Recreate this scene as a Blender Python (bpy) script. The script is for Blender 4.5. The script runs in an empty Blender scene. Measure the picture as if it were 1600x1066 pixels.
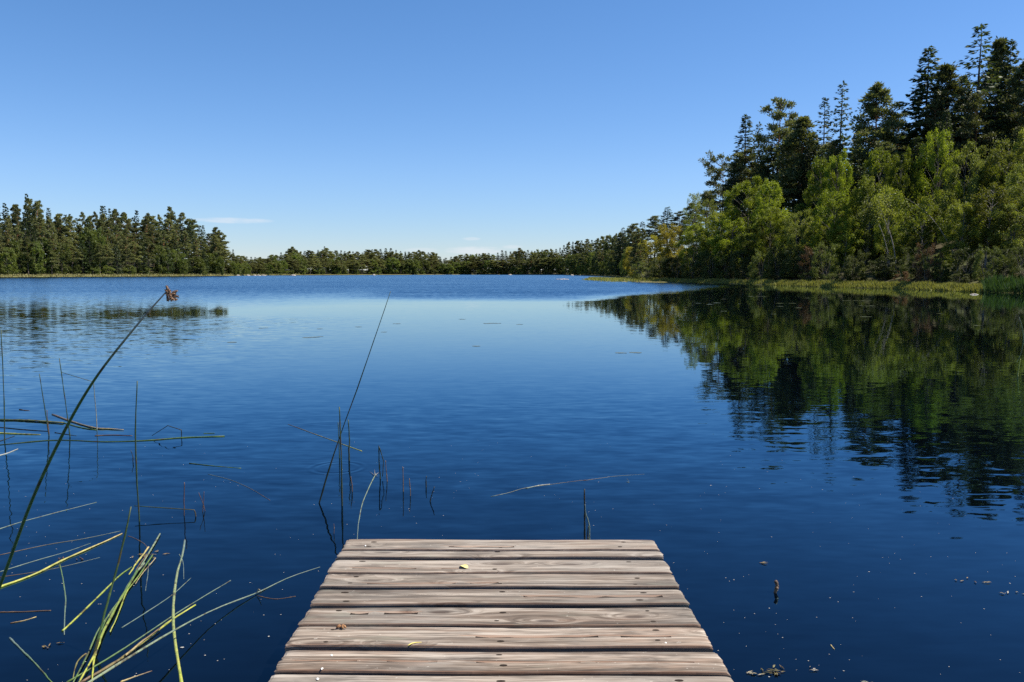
import bpy, math, random
import numpy as np
from mathutils import Vector

SC = bpy.context.scene
COL = SC.collection
PI = math.pi

# ------------------------------------------------------------------ camera
F = 1280.0                      # focal length in pixels of the 1600 px wide photograph
PITCH = math.radians(4.778)
CAMZ = 1.40
cd = bpy.data.cameras.new('camera')
cam = bpy.data.objects.new('camera', cd)
COL.objects.link(cam)
cd.lens = 28.8
cd.clip_start = 0.05
cd.clip_end = 8000
cam.location = (0, 0, CAMZ)
cam.rotation_euler = (PI / 2 - PITCH, 0, 0)
SC.camera = cam
ca, sa = math.cos(PITCH), math.sin(PITCH)


def ray(px, py):
    u = (533 - py) / F
    return ((px - 800) / F, ca + sa * u, -sa + ca * u)


def gnd(px, py, z=0.0):
    """World point on the level z under a pixel of the photograph."""
    x, y, zz = ray(px, py)
    t = (z - CAMZ) / zz
    return np.array((x * t, y * t, z))


def at(px, py, Y):
    """World point at depth Y under a pixel of the photograph."""
    x, y, zz = ray(px, py)
    t = Y / y
    return np.array((x * t, Y, CAMZ + zz * t))


# ------------------------------------------------------------------ object helpers
def tag(o, label=None, cat=None, group=None, kind=None):
    if label: o['label'] = label
    if cat: o['category'] = cat
    if group: o['group'] = group
    if kind: o['kind'] = kind
    return o


class MB:
    """Collects quads and triangles and turns them into one mesh."""
    def __init__(s):
        s.v = []; s.q = []; s.t = []; s.qm = []; s.tm = []; s.qa = []; s.ta = []; s.n = 0; s.qs = []; s.ts = []

    def add(s, V, Q=None, T=None, mat=0, attr=0.5, smooth=False):
        V = np.asarray(V, float).reshape(-1, 3)
        if Q is not None and len(Q):
            Q = np.asarray(Q, int).reshape(-1, 4)
            s.q.append(Q + s.n); s.qm.append(np.full(len(Q), mat)); s.qs.append(np.full(len(Q), smooth))
            s.qa.append(np.broadcast_to(np.asarray(attr, float), (len(Q),)))
        if T is not None and len(T):
            T = np.asarray(T, int).reshape(-1, 3)
            s.t.append(T + s.n); s.tm.append(np.full(len(T), mat)); s.ts.append(np.full(len(T), smooth))
            s.ta.append(np.broadcast_to(np.asarray(attr, float), (len(T),)))
        s.v.append(V); s.n += len(V)

    def mesh(s, name, mats):
        V = np.concatenate(s.v)
        Q = np.concatenate(s.q) if s.q else np.zeros((0, 4), int)
        T = np.concatenate(s.t) if s.t else np.zeros((0, 3), int)
        me = bpy.data.meshes.new(name)
        me.vertices.add(len(V)); me.vertices.foreach_set('co', V.astype(np.float32).ravel())
        loops = np.concatenate([Q.ravel(), T.ravel()])
        me.loops.add(len(loops)); me.loops.foreach_set('vertex_index', loops.astype(np.int32))
        npoly = len(Q) + len(T)
        me.polygons.add(npoly)
        start = np.concatenate([np.arange(len(Q)) * 4, len(Q) * 4 + np.arange(len(T)) * 3])
        me.polygons.foreach_set('loop_start', start.astype(np.int32))
        me.polygons.foreach_set('material_index', np.concatenate(s.qm + s.tm).astype(np.int32))
        me.polygons.foreach_set('use_smooth', np.concatenate(s.qs + s.ts).astype(bool))
        a = me.attributes.new('v', 'FLOAT', 'FACE')
        a.data.foreach_set('value', np.concatenate(s.qa + s.ta).astype(np.float32))
        for m in mats: me.materials.append(m)
        me.update(calc_edges=True); me.validate()
        return me

    def obj(s, name, mats, parent=None):
        if not isinstance(mats, (list, tuple)): mats = [mats]
        return link(name, s.mesh(name, mats), parent)


def link(name, data, parent=None):
    o = bpy.data.objects.new(name, data)
    COL.objects.link(o)
    if parent is not None: o.parent = parent
    return o


def norm(a):
    return a / np.maximum(np.linalg.norm(a, axis=-1, keepdims=True), 1e-9)


def tube(mb, pts, rad, sides=6, mat=0, attr=0.5, cap=True):
    P = np.asarray(pts, float)
    n = len(P)
    R = np.broadcast_to(np.asarray(rad, float), (n,))
    tg = norm(np.gradient(P, axis=0))
    ref = np.array((0.31, 0.94, 0.12)) if abs(tg[:, 1]).mean() < 0.8 else np.array((0.95, 0.1, 0.3))
    a = norm(np.cross(tg, ref)); b = np.cross(tg, a)
    th = np.arange(sides) * 2 * PI / sides
    V = P[:, None] + R[:, None, None] * (a[:, None] * np.cos(th)[None, :, None] + b[:, None] * np.sin(th)[None, :, None])
    i = np.arange(n - 1)[:, None] * sides; j = np.arange(sides)[None]
    j2 = (j + 1) % sides
    Q = np.stack([i + j, i + j2, i + sides + j2, i + sides + j], -1).reshape(-1, 4)
    T = None
    V = V.reshape(-1, 3)
    if cap:
        c0, c1 = len(V), len(V) + 1
        V = np.concatenate([V, P[:1], P[-1:]])
        jj = np.arange(sides); jn = (jj + 1) % sides; o = (n - 1) * sides
        T = np.concatenate([np.stack([np.full(sides, c0), jn, jj], -1), np.stack([np.full(sides, c1), o + jj, o + jn], -1)])
    mb.add(V, Q, T, mat, attr, True)


def cards(mb, base, d, side, L, W, mat=0, attr=0.5):
    """Rhombic leaf or needle sprays: base points, directions, side vectors, lengths, widths."""
    d = norm(d); side = norm(side - d * (side * d).sum(-1, keepdims=True))
    L = np.broadcast_to(L, (len(base),))[:, None]; W = np.broadcast_to(W, (len(base),))[:, None]
    V = np.stack([base, base + d * L * .55 + side * W * .5, base + d * L, base + d * L * .45 - side * W * .5], 1).reshape(-1, 3)
    mb.add(V, np.arange(len(base) * 4).reshape(-1, 4), None, mat, attr)


def smooth_path(pts, n):
    """Catmull-Rom through the points."""
    P = np.asarray(pts, float)
    if len(P) == 2: return P[0] + (P[1] - P[0]) * np.linspace(0, 1, n)[:, None]
    E = np.concatenate([[2 * P[0] - P[1]], P, [2 * P[-1] - P[-2]]])
    out = []
    for u in np.linspace(0, len(P) - 1, n):
        i = min(int(u), len(P) - 2); t = u - i
        a, b, c, d = E[i:i + 4]
        out.append(0.5 * ((2 * b) + (c - a) * t + (2 * a - 5 * b + 4 * c - d) * t * t + (-a + 3 * b - 3 * c + d) * t ** 3))
    return np.array(out)


# ------------------------------------------------------------------ node helpers
class NT:
    def __init__(s, nt): s.nt = nt
    def n(s, typ, **kw):
        nd = s.nt.nodes.new('ShaderNode' + typ)
        for k, v in kw.items():
            if k.startswith('i_'):
                key = k[2:]
                key = int(key) if key.isdigit() else key.replace('_', ' ')
                s.set(nd.inputs[key], v)
            else: setattr(nd, k, v)
        return nd
    def set(s, sock, v):
        if isinstance(v, bpy.types.NodeSocket): s.nt.links.new(v, sock)
        elif isinstance(v, bpy.types.Node): s.nt.links.new(v.outputs[0], sock)
        else:
            if hasattr(sock.default_value, '__len__') and not hasattr(v, '__len__'): v = [v] * len(sock.default_value)
            if hasattr(v, '__len__') and len(v) == 3 and len(sock.default_value) == 4: v = tuple(v) + (1,)
            sock.default_value = v
    def math(s, op, a, b=0.0, c=0.0, clamp=False):
        nd = s.n('Math', operation=op, use_clamp=clamp)
        s.set(nd.inputs[0], a); s.set(nd.inputs[1], b); s.set(nd.inputs[2], c)
        return nd.outputs[0]
    def vmath(s, op, a, b=(0, 0, 0)):
        nd = s.n('VectorMath', operation=op)
        s.set(nd.inputs[0], a)
        if op == 'SCALE': s.set(nd.inputs['Scale'], b)
        else: s.set(nd.inputs[1], b)
        return nd.outputs[0] if op not in ('LENGTH', 'DOT_PRODUCT') else nd.outputs['Value']
    def step(s, x, a, b, lo=0.0, hi=1.0):
        nd = s.n('MapRange', interpolation_type='SMOOTHSTEP')
        s.set(nd.inputs[0], x); s.set(nd.inputs[1], a); s.set(nd.inputs[2], b); s.set(nd.inputs[3], lo); s.set(nd.inputs[4], hi)
        return nd.outputs[0]
    def mix(s, f, a, b, mode='MIX'):
        nd = s.n('Mix', data_type='RGBA', blend_type=mode)
        s.set(nd.inputs[0], f); s.set(nd.inputs[6], a); s.set(nd.inputs[7], b)
        return nd.outputs[2]
    def ramp(s, f, stops):
        nd = s.n('ValToRGB'); e = nd.color_ramp.elements
        while len(e) < len(stops): e.new(0.5)
        for k, (p, c) in enumerate(stops):
            e[k].position = p; e[k].color = tuple(c) + (1,) if len(c) == 3 else c
        s.set(nd.inputs[0], f)
        return nd.outputs[0]
    def noise(s, vec, scale, detail=2.0, rough=0.5, color=False, dist=0.0):
        nd = s.n('TexNoise'); s.set(nd.inputs['Vector'], vec); s.set(nd.inputs['Scale'], scale)
        nd.inputs['Detail'].default_value = detail; nd.inputs['Roughness'].default_value = rough
        nd.inputs['Distortion'].default_value = dist
        return nd.outputs['Color' if color else 0]


def new_mat(name):
    m = bpy.data.materials.new(name); m.use_nodes = True
    nt = m.node_tree; nt.nodes.clear()
    N = NT(nt)
    out = N.n('OutputMaterial')
    return m, N, out


def pbsdf(N, col, rough=0.6, spec=0.3, normal=None):
    p = N.n('BsdfPrincipled')
    N.set(p.inputs['Base Color'], col); N.set(p.inputs['Roughness'], rough)
    N.set(p.inputs['Specular IOR Level'], spec)
    if normal is not None: N.set(p.inputs['Normal'], normal)
    return p


def leaf_mat(name, c1, c2, c3, trans=0.3, tcol=None, rough=0.55, spec=0.25):
    """Foliage: each leaf between c1 and c2, each tree shifted towards c3."""
    m, N, out = new_mat(name)
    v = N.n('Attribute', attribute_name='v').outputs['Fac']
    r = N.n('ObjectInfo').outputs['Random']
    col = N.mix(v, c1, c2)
    col = N.mix(N.math('MULTIPLY', r, 0.65), col, c3)
    val = N.math('MULTIPLY_ADD', N.math('FRACT', N.math('MULTIPLY', r, 7.31)), 0.7, 0.6)
    col = N.mix(1.0, col, N.n('CombineColor', i_0=val, i_1=val, i_2=val), 'MULTIPLY')
    p = pbsdf(N, col, rough, spec)
    t = N.n('BsdfTranslucent'); N.set(t.inputs[0], N.mix(1.0, col, tcol or (1.35, 1.35, 0.6), 'MULTIPLY'))
    N.set(out.inputs[0], N.n('MixShader', i_0=trans, i_1=p, i_2=t))
    return m


def bark_mat(name, c1, c2, scale=(9, 9, 2), top=None):
    m, N, out = new_mat(name)
    co = N.n('TexCoord').outputs['Object']
    s = N.vmath('MULTIPLY', co, scale)
    f = N.noise(s, 1.0, 3)
    col = N.ramp(f, [(0.35, c1), (0.65, c2)])
    if top:
        z = N.n('SeparateXYZ', i_0=co).outputs[2]
        col = N.mix(N.step(z, top[0], top[1]), col, N.ramp(f, [(0.3, top[2]), (0.7, top[3])]))
    b = N.n('Bump', i_Strength=0.5, i_Distance=0.02, i_Height=f)
    N.set(out.inputs[0], pbsdf(N, col, 0.85, 0.15, b.outputs[0]))
    return m


# ------------------------------------------------------------------ light
SUN_EL, SUN_AZ = math.radians(56), math.radians(86)
w = bpy.data.worlds.new('World'); SC.world = w; w.use_nodes = True
W = NT(w.node_tree); bg = w.node_tree.nodes['Background']
sky = W.n('TexSky', sky_type='NISHITA', sun_disc=False, sun_elevation=SUN_EL, sun_rotation=SUN_AZ,
          air_density=1.0, dust_density=0.0, ozone_density=3.0)
sp = W.n('SeparateColor', i_0=sky)
# clear northern air: a little more blue, less red high up than the sky model gives
skycol = W.n('CombineColor', i_0=W.math('MULTIPLY', W.math('POWER', sp.outputs[0], 1.22), 0.69),
             i_1=W.math('MULTIPLY', sp.outputs[1], 1.12), i_2=W.math('MULTIPLY', sp.outputs[2], 1.48)).outputs[0]
# thin clouds low over the far shore
dirv = W.n('TexCoord').outputs['Generated']
sx = W.n('SeparateXYZ', i_0=dirv)
az = W.math('ARCTAN2', sx.outputs[0], sx.outputs[1]); el = W.math('ARCSINE', sx.outputs[2])
cv = W.n('CombineXYZ', i_0=W.math('MULTIPLY', az, 40.0), i_1=W.math('MULTIPLY', el, 160.0)).outputs[0]
cn = W.noise(cv, 1.0, 4, 0.55)


def cloud(px, py, wx, wy, lo, amt):
    a0 = math.atan((px - 800) / F); e0 = (426 - py) / F
    da = W.math('DIVIDE', W.math('SUBTRACT', az, a0), wx / F)
    de = W.math('DIVIDE', W.math('SUBTRACT', el, e0), wy / F)
    d2 = W.math('ADD', W.math('MULTIPLY', da, da), W.math('MULTIPLY', de, de))
    fall = W.math('SUBTRACT', 1.0, d2, clamp=True)
    m = W.step(W.math('MULTIPLY', W.math('ADD', cn, 0.12), fall), lo, lo + 0.35)
    return W.math('MULTIPLY', m, amt)


cm = cloud(368, 350, 75, 6, 0.2, 0.42)
for a in ((742, 392, 70, 10, 0.25, 0.5), (738, 374, 22, 4, 0.25, 0.3), (660, 392, 40, 6, 0.2, 0.25), (800, 386, 25, 5, 0.25, 0.3)):
    cm = W.math('MAXIMUM', cm, cloud(*a))
hz = W.step(el, 0.015, 0.13, 0.92, 1.0)
skycol = W.mix(1.0, skycol, W.n('CombineColor', i_0=W.math('MULTIPLY', hz, hz), i_1=hz, i_2=hz), 'MULTIPLY')
skycol = W.mix(cm, skycol, (8.6, 8.8, 9.3))
W.set(bg.inputs[0], skycol)
bg.inputs[1].default_value = 0.05

sl = bpy.data.lights.new('sun', 'SUN'); so = bpy.data.objects.new('sun', sl); COL.objects.link(so)
sl.energy = 5.0; sl.angle = math.radians(0.53); sl.color = (1.0, 0.94, 0.84)
sv = Vector((math.sin(SUN_AZ) * math.cos(SUN_EL), math.cos(SUN_AZ) * math.cos(SUN_EL), math.sin(SUN_EL)))
so.rotation_euler = (-sv).to_track_quat('-Z', 'Y').to_euler()
so.location = (60, 20, 60)
SC.view_settings.view_transform = 'Standard'
SC.view_settings.look = 'None'
SC.cycles.use_denoising = False
SC.view_settings.exposure = 1.0
SC.view_settings.gamma = 1.0

# ------------------------------------------------------------------ terrain
shore_px = [(-260, 434.6), (-60, 433.6), (0, 433.2), (100, 432.6), (200, 432.0), (300, 431.4), (352, 431.0), (385, 430.6), (440, 430.2), (600, 429.5),
            (720, 429.2), (800, 429.3), (880, 429.5), (900, 429.9), (920, 430.4), (940, 431.1), (960, 432.3), (985, 434.2), (1000, 440), (1050, 441.5), (1130, 443.6), (1200, 446),
            (1300, 449), (1400, 451.5), (1500, 455.5), (1600, 458.5), (1700, 462.5)]
TH, RS = [], []
for px, py in shore_px:
    g = gnd(px, py); TH.append(math.atan2(g[0], g[1])); RS.append(math.hypot(g[0], g[1]))
TH = [-PI, -2.4, -1.57, -0.95] + TH + [0.95, 1.57, 2.4, PI]
RS = [5.0, 9, 70, 190] + RS + [38, 22, 9, 5.0]


def hill_of(th):
    """(rise per metre, most height) of the land behind the shore in a direction."""
    sl_ = np.interp(th, [-1.6, -0.6, -0.36, -0.33, -0.30, 0.10, 0.16, 0.25, 0.45, 0.9, 1.6], [.05, .13, .13, .1, .03, .03, .07, .13, .20, .16, .05])
    mx = np.interp(th, [-1.6, -0.6, -0.36, -0.33, -0.30, 0.10, 0.16, 0.25, 0.45, 0.9, 1.6], [4, 11, 9, 5, 3, 4, 8, 11, 14, 12, 4])
    return sl_, mx


def vnoise(x, y, s=1.0, seed=0):
    return (np.sin(x * s * 1.3 + seed) * np.cos(y * s * 1.7 + seed * 2.1) + .5 * np.sin(x * s * 2.9 + y * s * 2.3 + seed * 3.3))


def land(x, y):
    x = np.asarray(x, float); y = np.asarray(y, float)
    th = np.arctan2(x, y); r = np.hypot(x, y)
    R = np.interp(th, TH, RS)
    s = r - R + 0.35 * vnoise(x, y, 0.5) * np.clip(R / 60, .1, 1.5)
    sl_, mx = hill_of(th)
    up = np.minimum(np.clip(s, 0, None) * 0.22, 0.28) + mx * (1 - np.exp(-np.clip(s - 5, 0, None) * sl_ / mx))
    up = up + 0.35 * vnoise(x, y, 0.13, 1.7) * np.clip((s - 6) / 20, 0, 1)
    z = np.where(s > 0, up, np.clip(s * 0.12, -2.6, 0) - 0.02)
    # the low grassy spit on the right shore runs out into the lake
    spit = 0.20 - np.abs(spit_d(x, y)) ** 2 * 0.20
    return np.maximum(z, np.where(spit > -0.1, spit, -9))


SP = [gnd(p, q + 0.1) for p, q in ((924, 437.4), (938, 437.7), (960, 438.3), (1000, 439.6), (1040, 440.6))]
SPW = [1.2, 3.5, 6, 8, 7]


def spit_d(x, y):
    best = np.full(np.shape(x), 9.0)
    for i in range(len(SP) - 1):
        a, b = SP[i][:2], SP[i + 1][:2]; ab = b - a
        t = np.clip(((x - a[0]) * ab[0] + (y - a[1]) * ab[1]) / (ab @ ab), 0, 1)
        wd = SPW[i] + (SPW[i + 1] - SPW[i]) * t
        nx, ny = x - a[0] - ab[0] * t, y - a[1] - ab[1] * t
        best = np.minimum(best, np.hypot(nx, ny) / wd)
    return np.minimum(best, 3)


def lz(x, y): return float(land(np.array([x]), np.array([y]))[0])


def build_ground():
    ths = np.concatenate([np.linspace(-PI, -0.7, 70, endpoint=False), np.linspace(-0.7, 0.75, 560, endpoint=False), np.linspace(0.75, PI, 70)])
    R = np.interp(ths, TH, RS)
    offs = np.concatenate([np.linspace(-14, -2, 8), np.linspace(-1.5, 8, 20), np.linspace(9, 60, 26), np.array([70, 85, 105, 140, 200, 320, 600, 1200, 3000])])
    rr = np.clip(R[:, None] + offs[None] * np.clip(R[:, None] / 60, .25, 1.0), 0.2, None)
    rin = np.array([0.02, .3, .55, .75, .88])[None] * np.clip(R[:, None] - 14 * np.clip(R[:, None] / 60, .25, 1), .5, None)
    rr = np.concatenate([rin, rr], 1)
    rr = np.maximum.accumulate(rr, 1)
    X = rr * np.sin(ths)[:, None]; Y = rr * np.cos(ths)[:, None]
    Z = land(X, Y)
    n, m = X.shape
    i = np.arange(n - 1)[:, None] * m; j = np.arange(m - 1)[None]
    Q = np.stack([i + j, i + j + 1, i + m + j + 1, i + m + j], -1).reshape(-1, 4)
    mb = MB(); mb.add(np.stack([X, Y, Z], -1), Q, None, 0, 0.5, True)
    m_, N, out = new_mat('forest_floor')
    co = N.n('NewGeometry').outputs['Position']
    f = N.noise(co, 0.9, 5, 0.6); f2 = N.noise(co, 0.12, 3)
    col = N.ramp(f, [(0.3, (0.018, 0.016, 0.008)), (0.55, (0.04, 0.045, 0.014)), (0.75, (0.075, 0.085, 0.025))])
    col = N.mix(N.step(f2, .45, .65), col, (0.06, 0.05, 0.028))
    z = N.n('SeparateXYZ', i_0=co).outputs[2]
    col = N.mix(N.math('MULTIPLY', N.step(z, 0.9, 0.15), 0.75), col, N.ramp(f, [(0.35, (0.12, 0.10, 0.045)), (0.65, (0.17, 0.17, 0.06))]))
    N.set(out.inputs[0], pbsdf(N, col, 0.9, 0.1))
    g = mb.obj('ground', m_)
    tag(g, 'mossy forest ground rising behind the lake shore', 'ground', kind='structure')


build_ground()

# ------------------------------------------------------------------ water
def build_water():
    m, N, out = new_mat('lake_water')
    pos = N.n('NewGeometry').outputs['Position']
    s = N.n('SeparateXYZ', i_0=pos); X, Y = s.outputs[0], s.outputs[1]
    # breeze over the open lake, calm water in the lee of the shores
    lown = N.math('SUBTRACT', N.noise(N.vmath('MULTIPLY', pos, (0.05, 0.16, 0)), 1.0, 3), 0.5)
    yb = N.math('ADD', 41.0, N.math('MULTIPLY', N.math('MAXIMUM', N.math('SUBTRACT', X, 3.0), 0.0), 1.9))
    yb = N.math('SUBTRACT', yb, N.step(X, -7.0, -16.5, 0.0, 12.5))
    yb = N.math('ADD', yb, N.math('MULTIPLY', lown, 12.0))
    lf = N.step(X, -6.0, -13.0)
    wind = N.step(N.math('SUBTRACT', Y, yb), N.math('MULTIPLY_ADD', lf, -7.0, -5.0), N.math('MULTIPLY_ADD', lf, 34.0, 12.0))
    # light breeze over the nearer water on the open side
    left = N.math('MULTIPLY', N.step(X, -2.0, -9.0), N.step(Y, 28.0, 23.0))
    left = N.math('MULTIPLY', left, N.step(Y, 5.0, 12.0))
    patches = N.step(N.noise(N.vmath('MULTIPLY', pos, (0.35, 0.9, 0)), 1.0, 3), 0.35, 0.65)
    # ripples: two crossing trains of wavelets, slopes taken straight from smooth noise
    def slopes(scale, rot, seed, detail):
        mp = N.n('Mapping'); N.set(mp.inputs[0], pos)
        mp.inputs['Rotation'].default_value = (0, 0, rot); mp.inputs['Scale'].default_value = scale
        mp.inputs['Location'].default_value = (seed, seed * 1.7, 0)
        c = N.noise(mp.outputs[0], 1.0, detail, 0.5, True, 0.3)
        return N.vmath('SUBTRACT', c, (0.5, 0.5, 0.5))
    a = slopes((3.0, 9.0, 1), math.radians(7), 3.1, 1.0)
    b = slopes((7.0, 21.0, 1), math.radians(-9), 8.3, 1.0)
    c = slopes((0.8, 2.4, 1), math.radians(14), 1.3, 0.0)
    near = N.vmath('ADD', N.vmath('MULTIPLY', a, (0.032, 0.092, 0)), N.vmath('MULTIPLY', b, (0.026, 0.07, 0)))
    near = N.vmath('ADD', near, N.vmath('MULTIPLY', c, (0.003, 0.008, 0)))
    amp = N.math('ADD', N.math('MULTIPLY', N.math('MULTIPLY_ADD', patches, 0.35, 0.65), N.step(Y, 5.5, 12.0, 1.0, 0.15)), N.math('MULTIPLY', left, 1.1))
    # the nearest corner of the bay lies almost still
    still = N.math('MULTIPLY', N.step(Y, 5.5, 3.2), 0.5)
    amp = N.math('MULTIPLY', amp, N.math('SUBTRACT', 1.0, still))
    near = N.vmath('SCALE', N.vmath('ADD', near, (0, -0.006, 0)), amp)
    # wavelets driven towards the viewer's shore by the breeze
    d = slopes((1.7, 5.5, 1), math.radians(4), 5.5, 2.0)
    ds = N.n('SeparateXYZ', i_0=d)
    far = N.n('CombineXYZ', i_0=N.math('MULTIPLY', ds.outputs[0], 0.35),
              i_1=N.math('MULTIPLY', N.math('ADD', N.math('ABSOLUTE', ds.outputs[1]), 0.06), -0.8)).outputs[0]
    far = N.vmath('SCALE', far, N.math('MULTIPLY', wind, N.math('MULTIPLY_ADD', lown, 0.9, 1.0)))
    sl_ = N.vmath('ADD', near, far)
    # one ring left by a fish among the reeds
    rc = gnd(527, 731)
    rv = N.vmath('SUBTRACT', pos, (rc[0], rc[1], 0)); rd = N.vmath('LENGTH', rv)
    e = N.math('DIVIDE', N.math('SUBTRACT', rd, 0.175), 0.045)
    ring = N.math('MULTIPLY', N.math('EXPONENT', N.math('MULTIPLY', N.math('MULTIPLY', e, e), -1.0)), N.math('SINE', N.math('MULTIPLY', rd, 95.0)))
    sl_ = N.vmath('ADD', sl_, N.vmath('SCALE', N.vmath('NORMALIZE', rv), N.math('MULTIPLY', ring, 0.055)))
    nrm = N.vmath('NORMALIZE', N.vmath('ADD', sl_, (0, 0, 1)))
    # clean surface reflection over a nearly black body of peat-brown water; the steeper the look, the bluer it is
    fr = N.n('Fresnel', i_IOR=1.333, i_Normal=nrm).outputs[0]
    tint = N.mix(N.step(fr, .28, .68), (0.48, 0.92, 1.2), (0.95, 1.05, 1.05))
    gl = N.n('BsdfGlossy', i_Color=tint, i_Roughness=0.015, i_Normal=nrm)
    body = N.n('BsdfDiffuse', i_Color=(0.0005, 0.0010, 0.0020, 1))
    N.set(out.inputs[0], N.n('MixShader', i_0=fr, i_1=body, i_2=gl))
    mb = MB(); S_ = 3500.0
    mb.add([(-S_, -S_, 0), (S_, -S_, 0), (S_, S_, 0), (-S_, S_, 0)], [(0, 1, 2, 3)])
    tag(mb.obj('water', m), 'dark blue lake water with small ripples', 'water', kind='structure')


build_water()
# ------------------------------------------------------------------ trees
M_SPRUCE = leaf_mat('spruce_needles', (0.036, 0.060, 0.022), (0.068, 0.092, 0.030), (0.052, 0.064, 0.028), 0.25)
M_PINE = leaf_mat('pine_needles', (0.072, 0.088, 0.034), (0.125, 0.13, 0.050), (0.100, 0.108, 0.042), 0.3)
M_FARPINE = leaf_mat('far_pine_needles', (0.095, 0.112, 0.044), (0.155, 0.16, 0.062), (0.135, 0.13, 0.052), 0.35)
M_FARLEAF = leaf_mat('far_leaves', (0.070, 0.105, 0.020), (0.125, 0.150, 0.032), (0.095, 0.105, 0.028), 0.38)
M_BIRCH = leaf_mat('birch_leaves', (0.115, 0.155, 0.016), (0.195, 0.22, 0.030), (0.14, 0.14, 0.026), 0.45)
M_BRIGHT = leaf_mat('bright_leaves', (0.115, 0.165, 0.014), (0.185, 0.22, 0.022), (0.15, 0.165, 0.02), 0.45)
M_GREY = leaf_mat('willow_leaves', (0.118, 0.150, 0.028), (0.19, 0.215, 0.048), (0.15, 0.16, 0.034), 0.44)
M_YELLOW = leaf_mat('sallow_leaves', (0.19, 0.19, 0.022), (0.27, 0.24, 0.035), (0.21, 0.165, 0.03), 0.45)
M_DARK = leaf_mat('shade_leaves', (0.045, 0.065, 0.014), (0.085, 0.10, 0.022), (0.06, 0.065, 0.02), 0.3)
M_DULL = leaf_mat('alder_leaves', (0.062, 0.086, 0.018), (0.110, 0.132, 0.028), (0.080, 0.088, 0.022), 0.36)
M_RUST = leaf_mat('withered_leaves', (0.10, 0.05, 0.025), (0.15, 0.075, 0.035), (0.09, 0.06, 0.03), 0.3)
B_SPRUCE = bark_mat('spruce_bark', (0.05, 0.04, 0.033), (0.10, 0.083, 0.07))
B_PINE = bark_mat('pine_bark', (0.07, 0.055, 0.045), (0.15, 0.12, 0.10), top=(6.0, 11.0, (0.20, 0.09, 0.04), (0.30, 0.15, 0.07)))
B_BIRCH = bark_mat('birch_bark', (0.07, 0.06, 0.052), (0.34, 0.31, 0.28), scale=(5, 5, 7))
B_GREY = bark_mat('grey_bark', (0.07, 0.062, 0.052), (0.15, 0.135, 0.115))


def rdir(rng, n):
    v = rng.normal(size=(n, 3)); return norm(v)


def gen_spruce(seed, h=20.0, R=2.9, gap=0.42, dens=1.0, bare=0.05, cardw=0.17, ragged=0.3):
    rng = np.random.default_rng(seed)
    wood, crown = MB(), MB()
    zz = np.linspace(0, h, 14)
    bend = np.stack([0.05 * np.sin(zz * .3 + seed), 0.05 * np.cos(zz * .23 + seed), zz], -1)
    bend[0, 2] = -0.6
    tube(wood, bend, np.interp(zz / h, [0, .04, 1], [.25 * h / 20, .19 * h / 20, .012]), 7)
    z = bare * h
    while z < h - .25:
        t = z / h
        nb = rng.integers(4, 7)
        a0 = rng.uniform(0, 2 * PI)
        for k in range(nb):
            a = a0 + k * 2 * PI / nb + rng.normal() * .25
            L = R * (1 - t) ** 0.82 * rng.uniform(1 - ragged, 1 + ragged * .5) + 0.12
            if t < .22: L *= 0.75 + t
            if rng.random() < 0.06: L *= .4
            z0 = z + rng.normal() * .12
            d = np.array((math.cos(a), math.sin(a), 0)); p_ = np.array((-d[1], d[0], 0))
            sl_ = np.interp(t, [0, .5, .85, 1], [-.42, -.22, .18, .8]) + rng.normal() * .07
            cv = 0.22 if t < .85 else 0
            ss = np.linspace(0, 1, 4)
            path = d * (ss * L)[:, None]; path[:, 2] = z0 + L * (sl_ * ss + cv * ss ** 2.5)
            if L > .6: tube(wood, path, np.linspace(.03 * h / 20 + .008 * L, .006, 4), 3, cap=False)
            n = max(5, int(L / 0.075 * dens))
            s = rng.uniform(.12, 1, n) ** .8
            base = d * (s * L)[:, None] + p_ * rng.normal(size=(n, 1)) * .03
            base[:, 2] = z0 + L * (sl_ * s + cv * s ** 2.5)
            sd = np.where(rng.random(n) < .5, -1, 1)[:, None]
            dr = d * .75 + p_ * sd * rng.uniform(.3, 1.1, (n, 1)) + np.array((0, 0, 1.)) * rng.normal(-.38, .3, (n, 1))
            ln = (0.2 + .30 * np.minimum(L, 2) * (1 - s) + .1) * rng.uniform(.6, 1.25, n)
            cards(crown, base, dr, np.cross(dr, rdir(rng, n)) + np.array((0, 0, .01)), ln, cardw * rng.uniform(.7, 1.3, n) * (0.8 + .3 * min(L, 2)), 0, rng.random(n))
            tip = path[-1:]
            cards(crown, tip - d * .15, (d + np.array((0, 0, .15)))[None], p_[None], .38, cardw * 1.2, 0, .8)
        z += gap * rng.uniform(.75, 1.25) * (1.15 - .45 * t)
    n = 14
    cards(crown, np.repeat([[bend[-1, 0], bend[-1, 1], h - .35]], n, 0) + rng.uniform(-.04, .04, (n, 3)),
          np.stack([rng.normal(0, .25, n), rng.normal(0, .25, n), np.ones(n)], -1), rdir(rng, n), rng.uniform(.2, .5, n), .08, 0, .6)
    return wood, crown, h


def needle_clump(crown, rng, c, rad, n, L=0.36, Wd=0.135, flat=.28):
    o = rng.normal(size=(n, 3)) * np.array((.5, .5, flat)) * rad
    d = norm(o / rad + rng.normal(size=(n, 3)) * .5 + np.array((0, 0, .35)))
    cards(crown, c + o, d, np.cross(d, norm(rdir(rng, n) + np.array((0, 0, .6)))), L * rng.uniform(.7, 1.3, n), Wd * rng.uniform(.7, 1.3, n), 0, np.clip(.35 + .5 * o[:, 2] / rad + rng.normal(0, .25, n), 0, 1))


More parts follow.
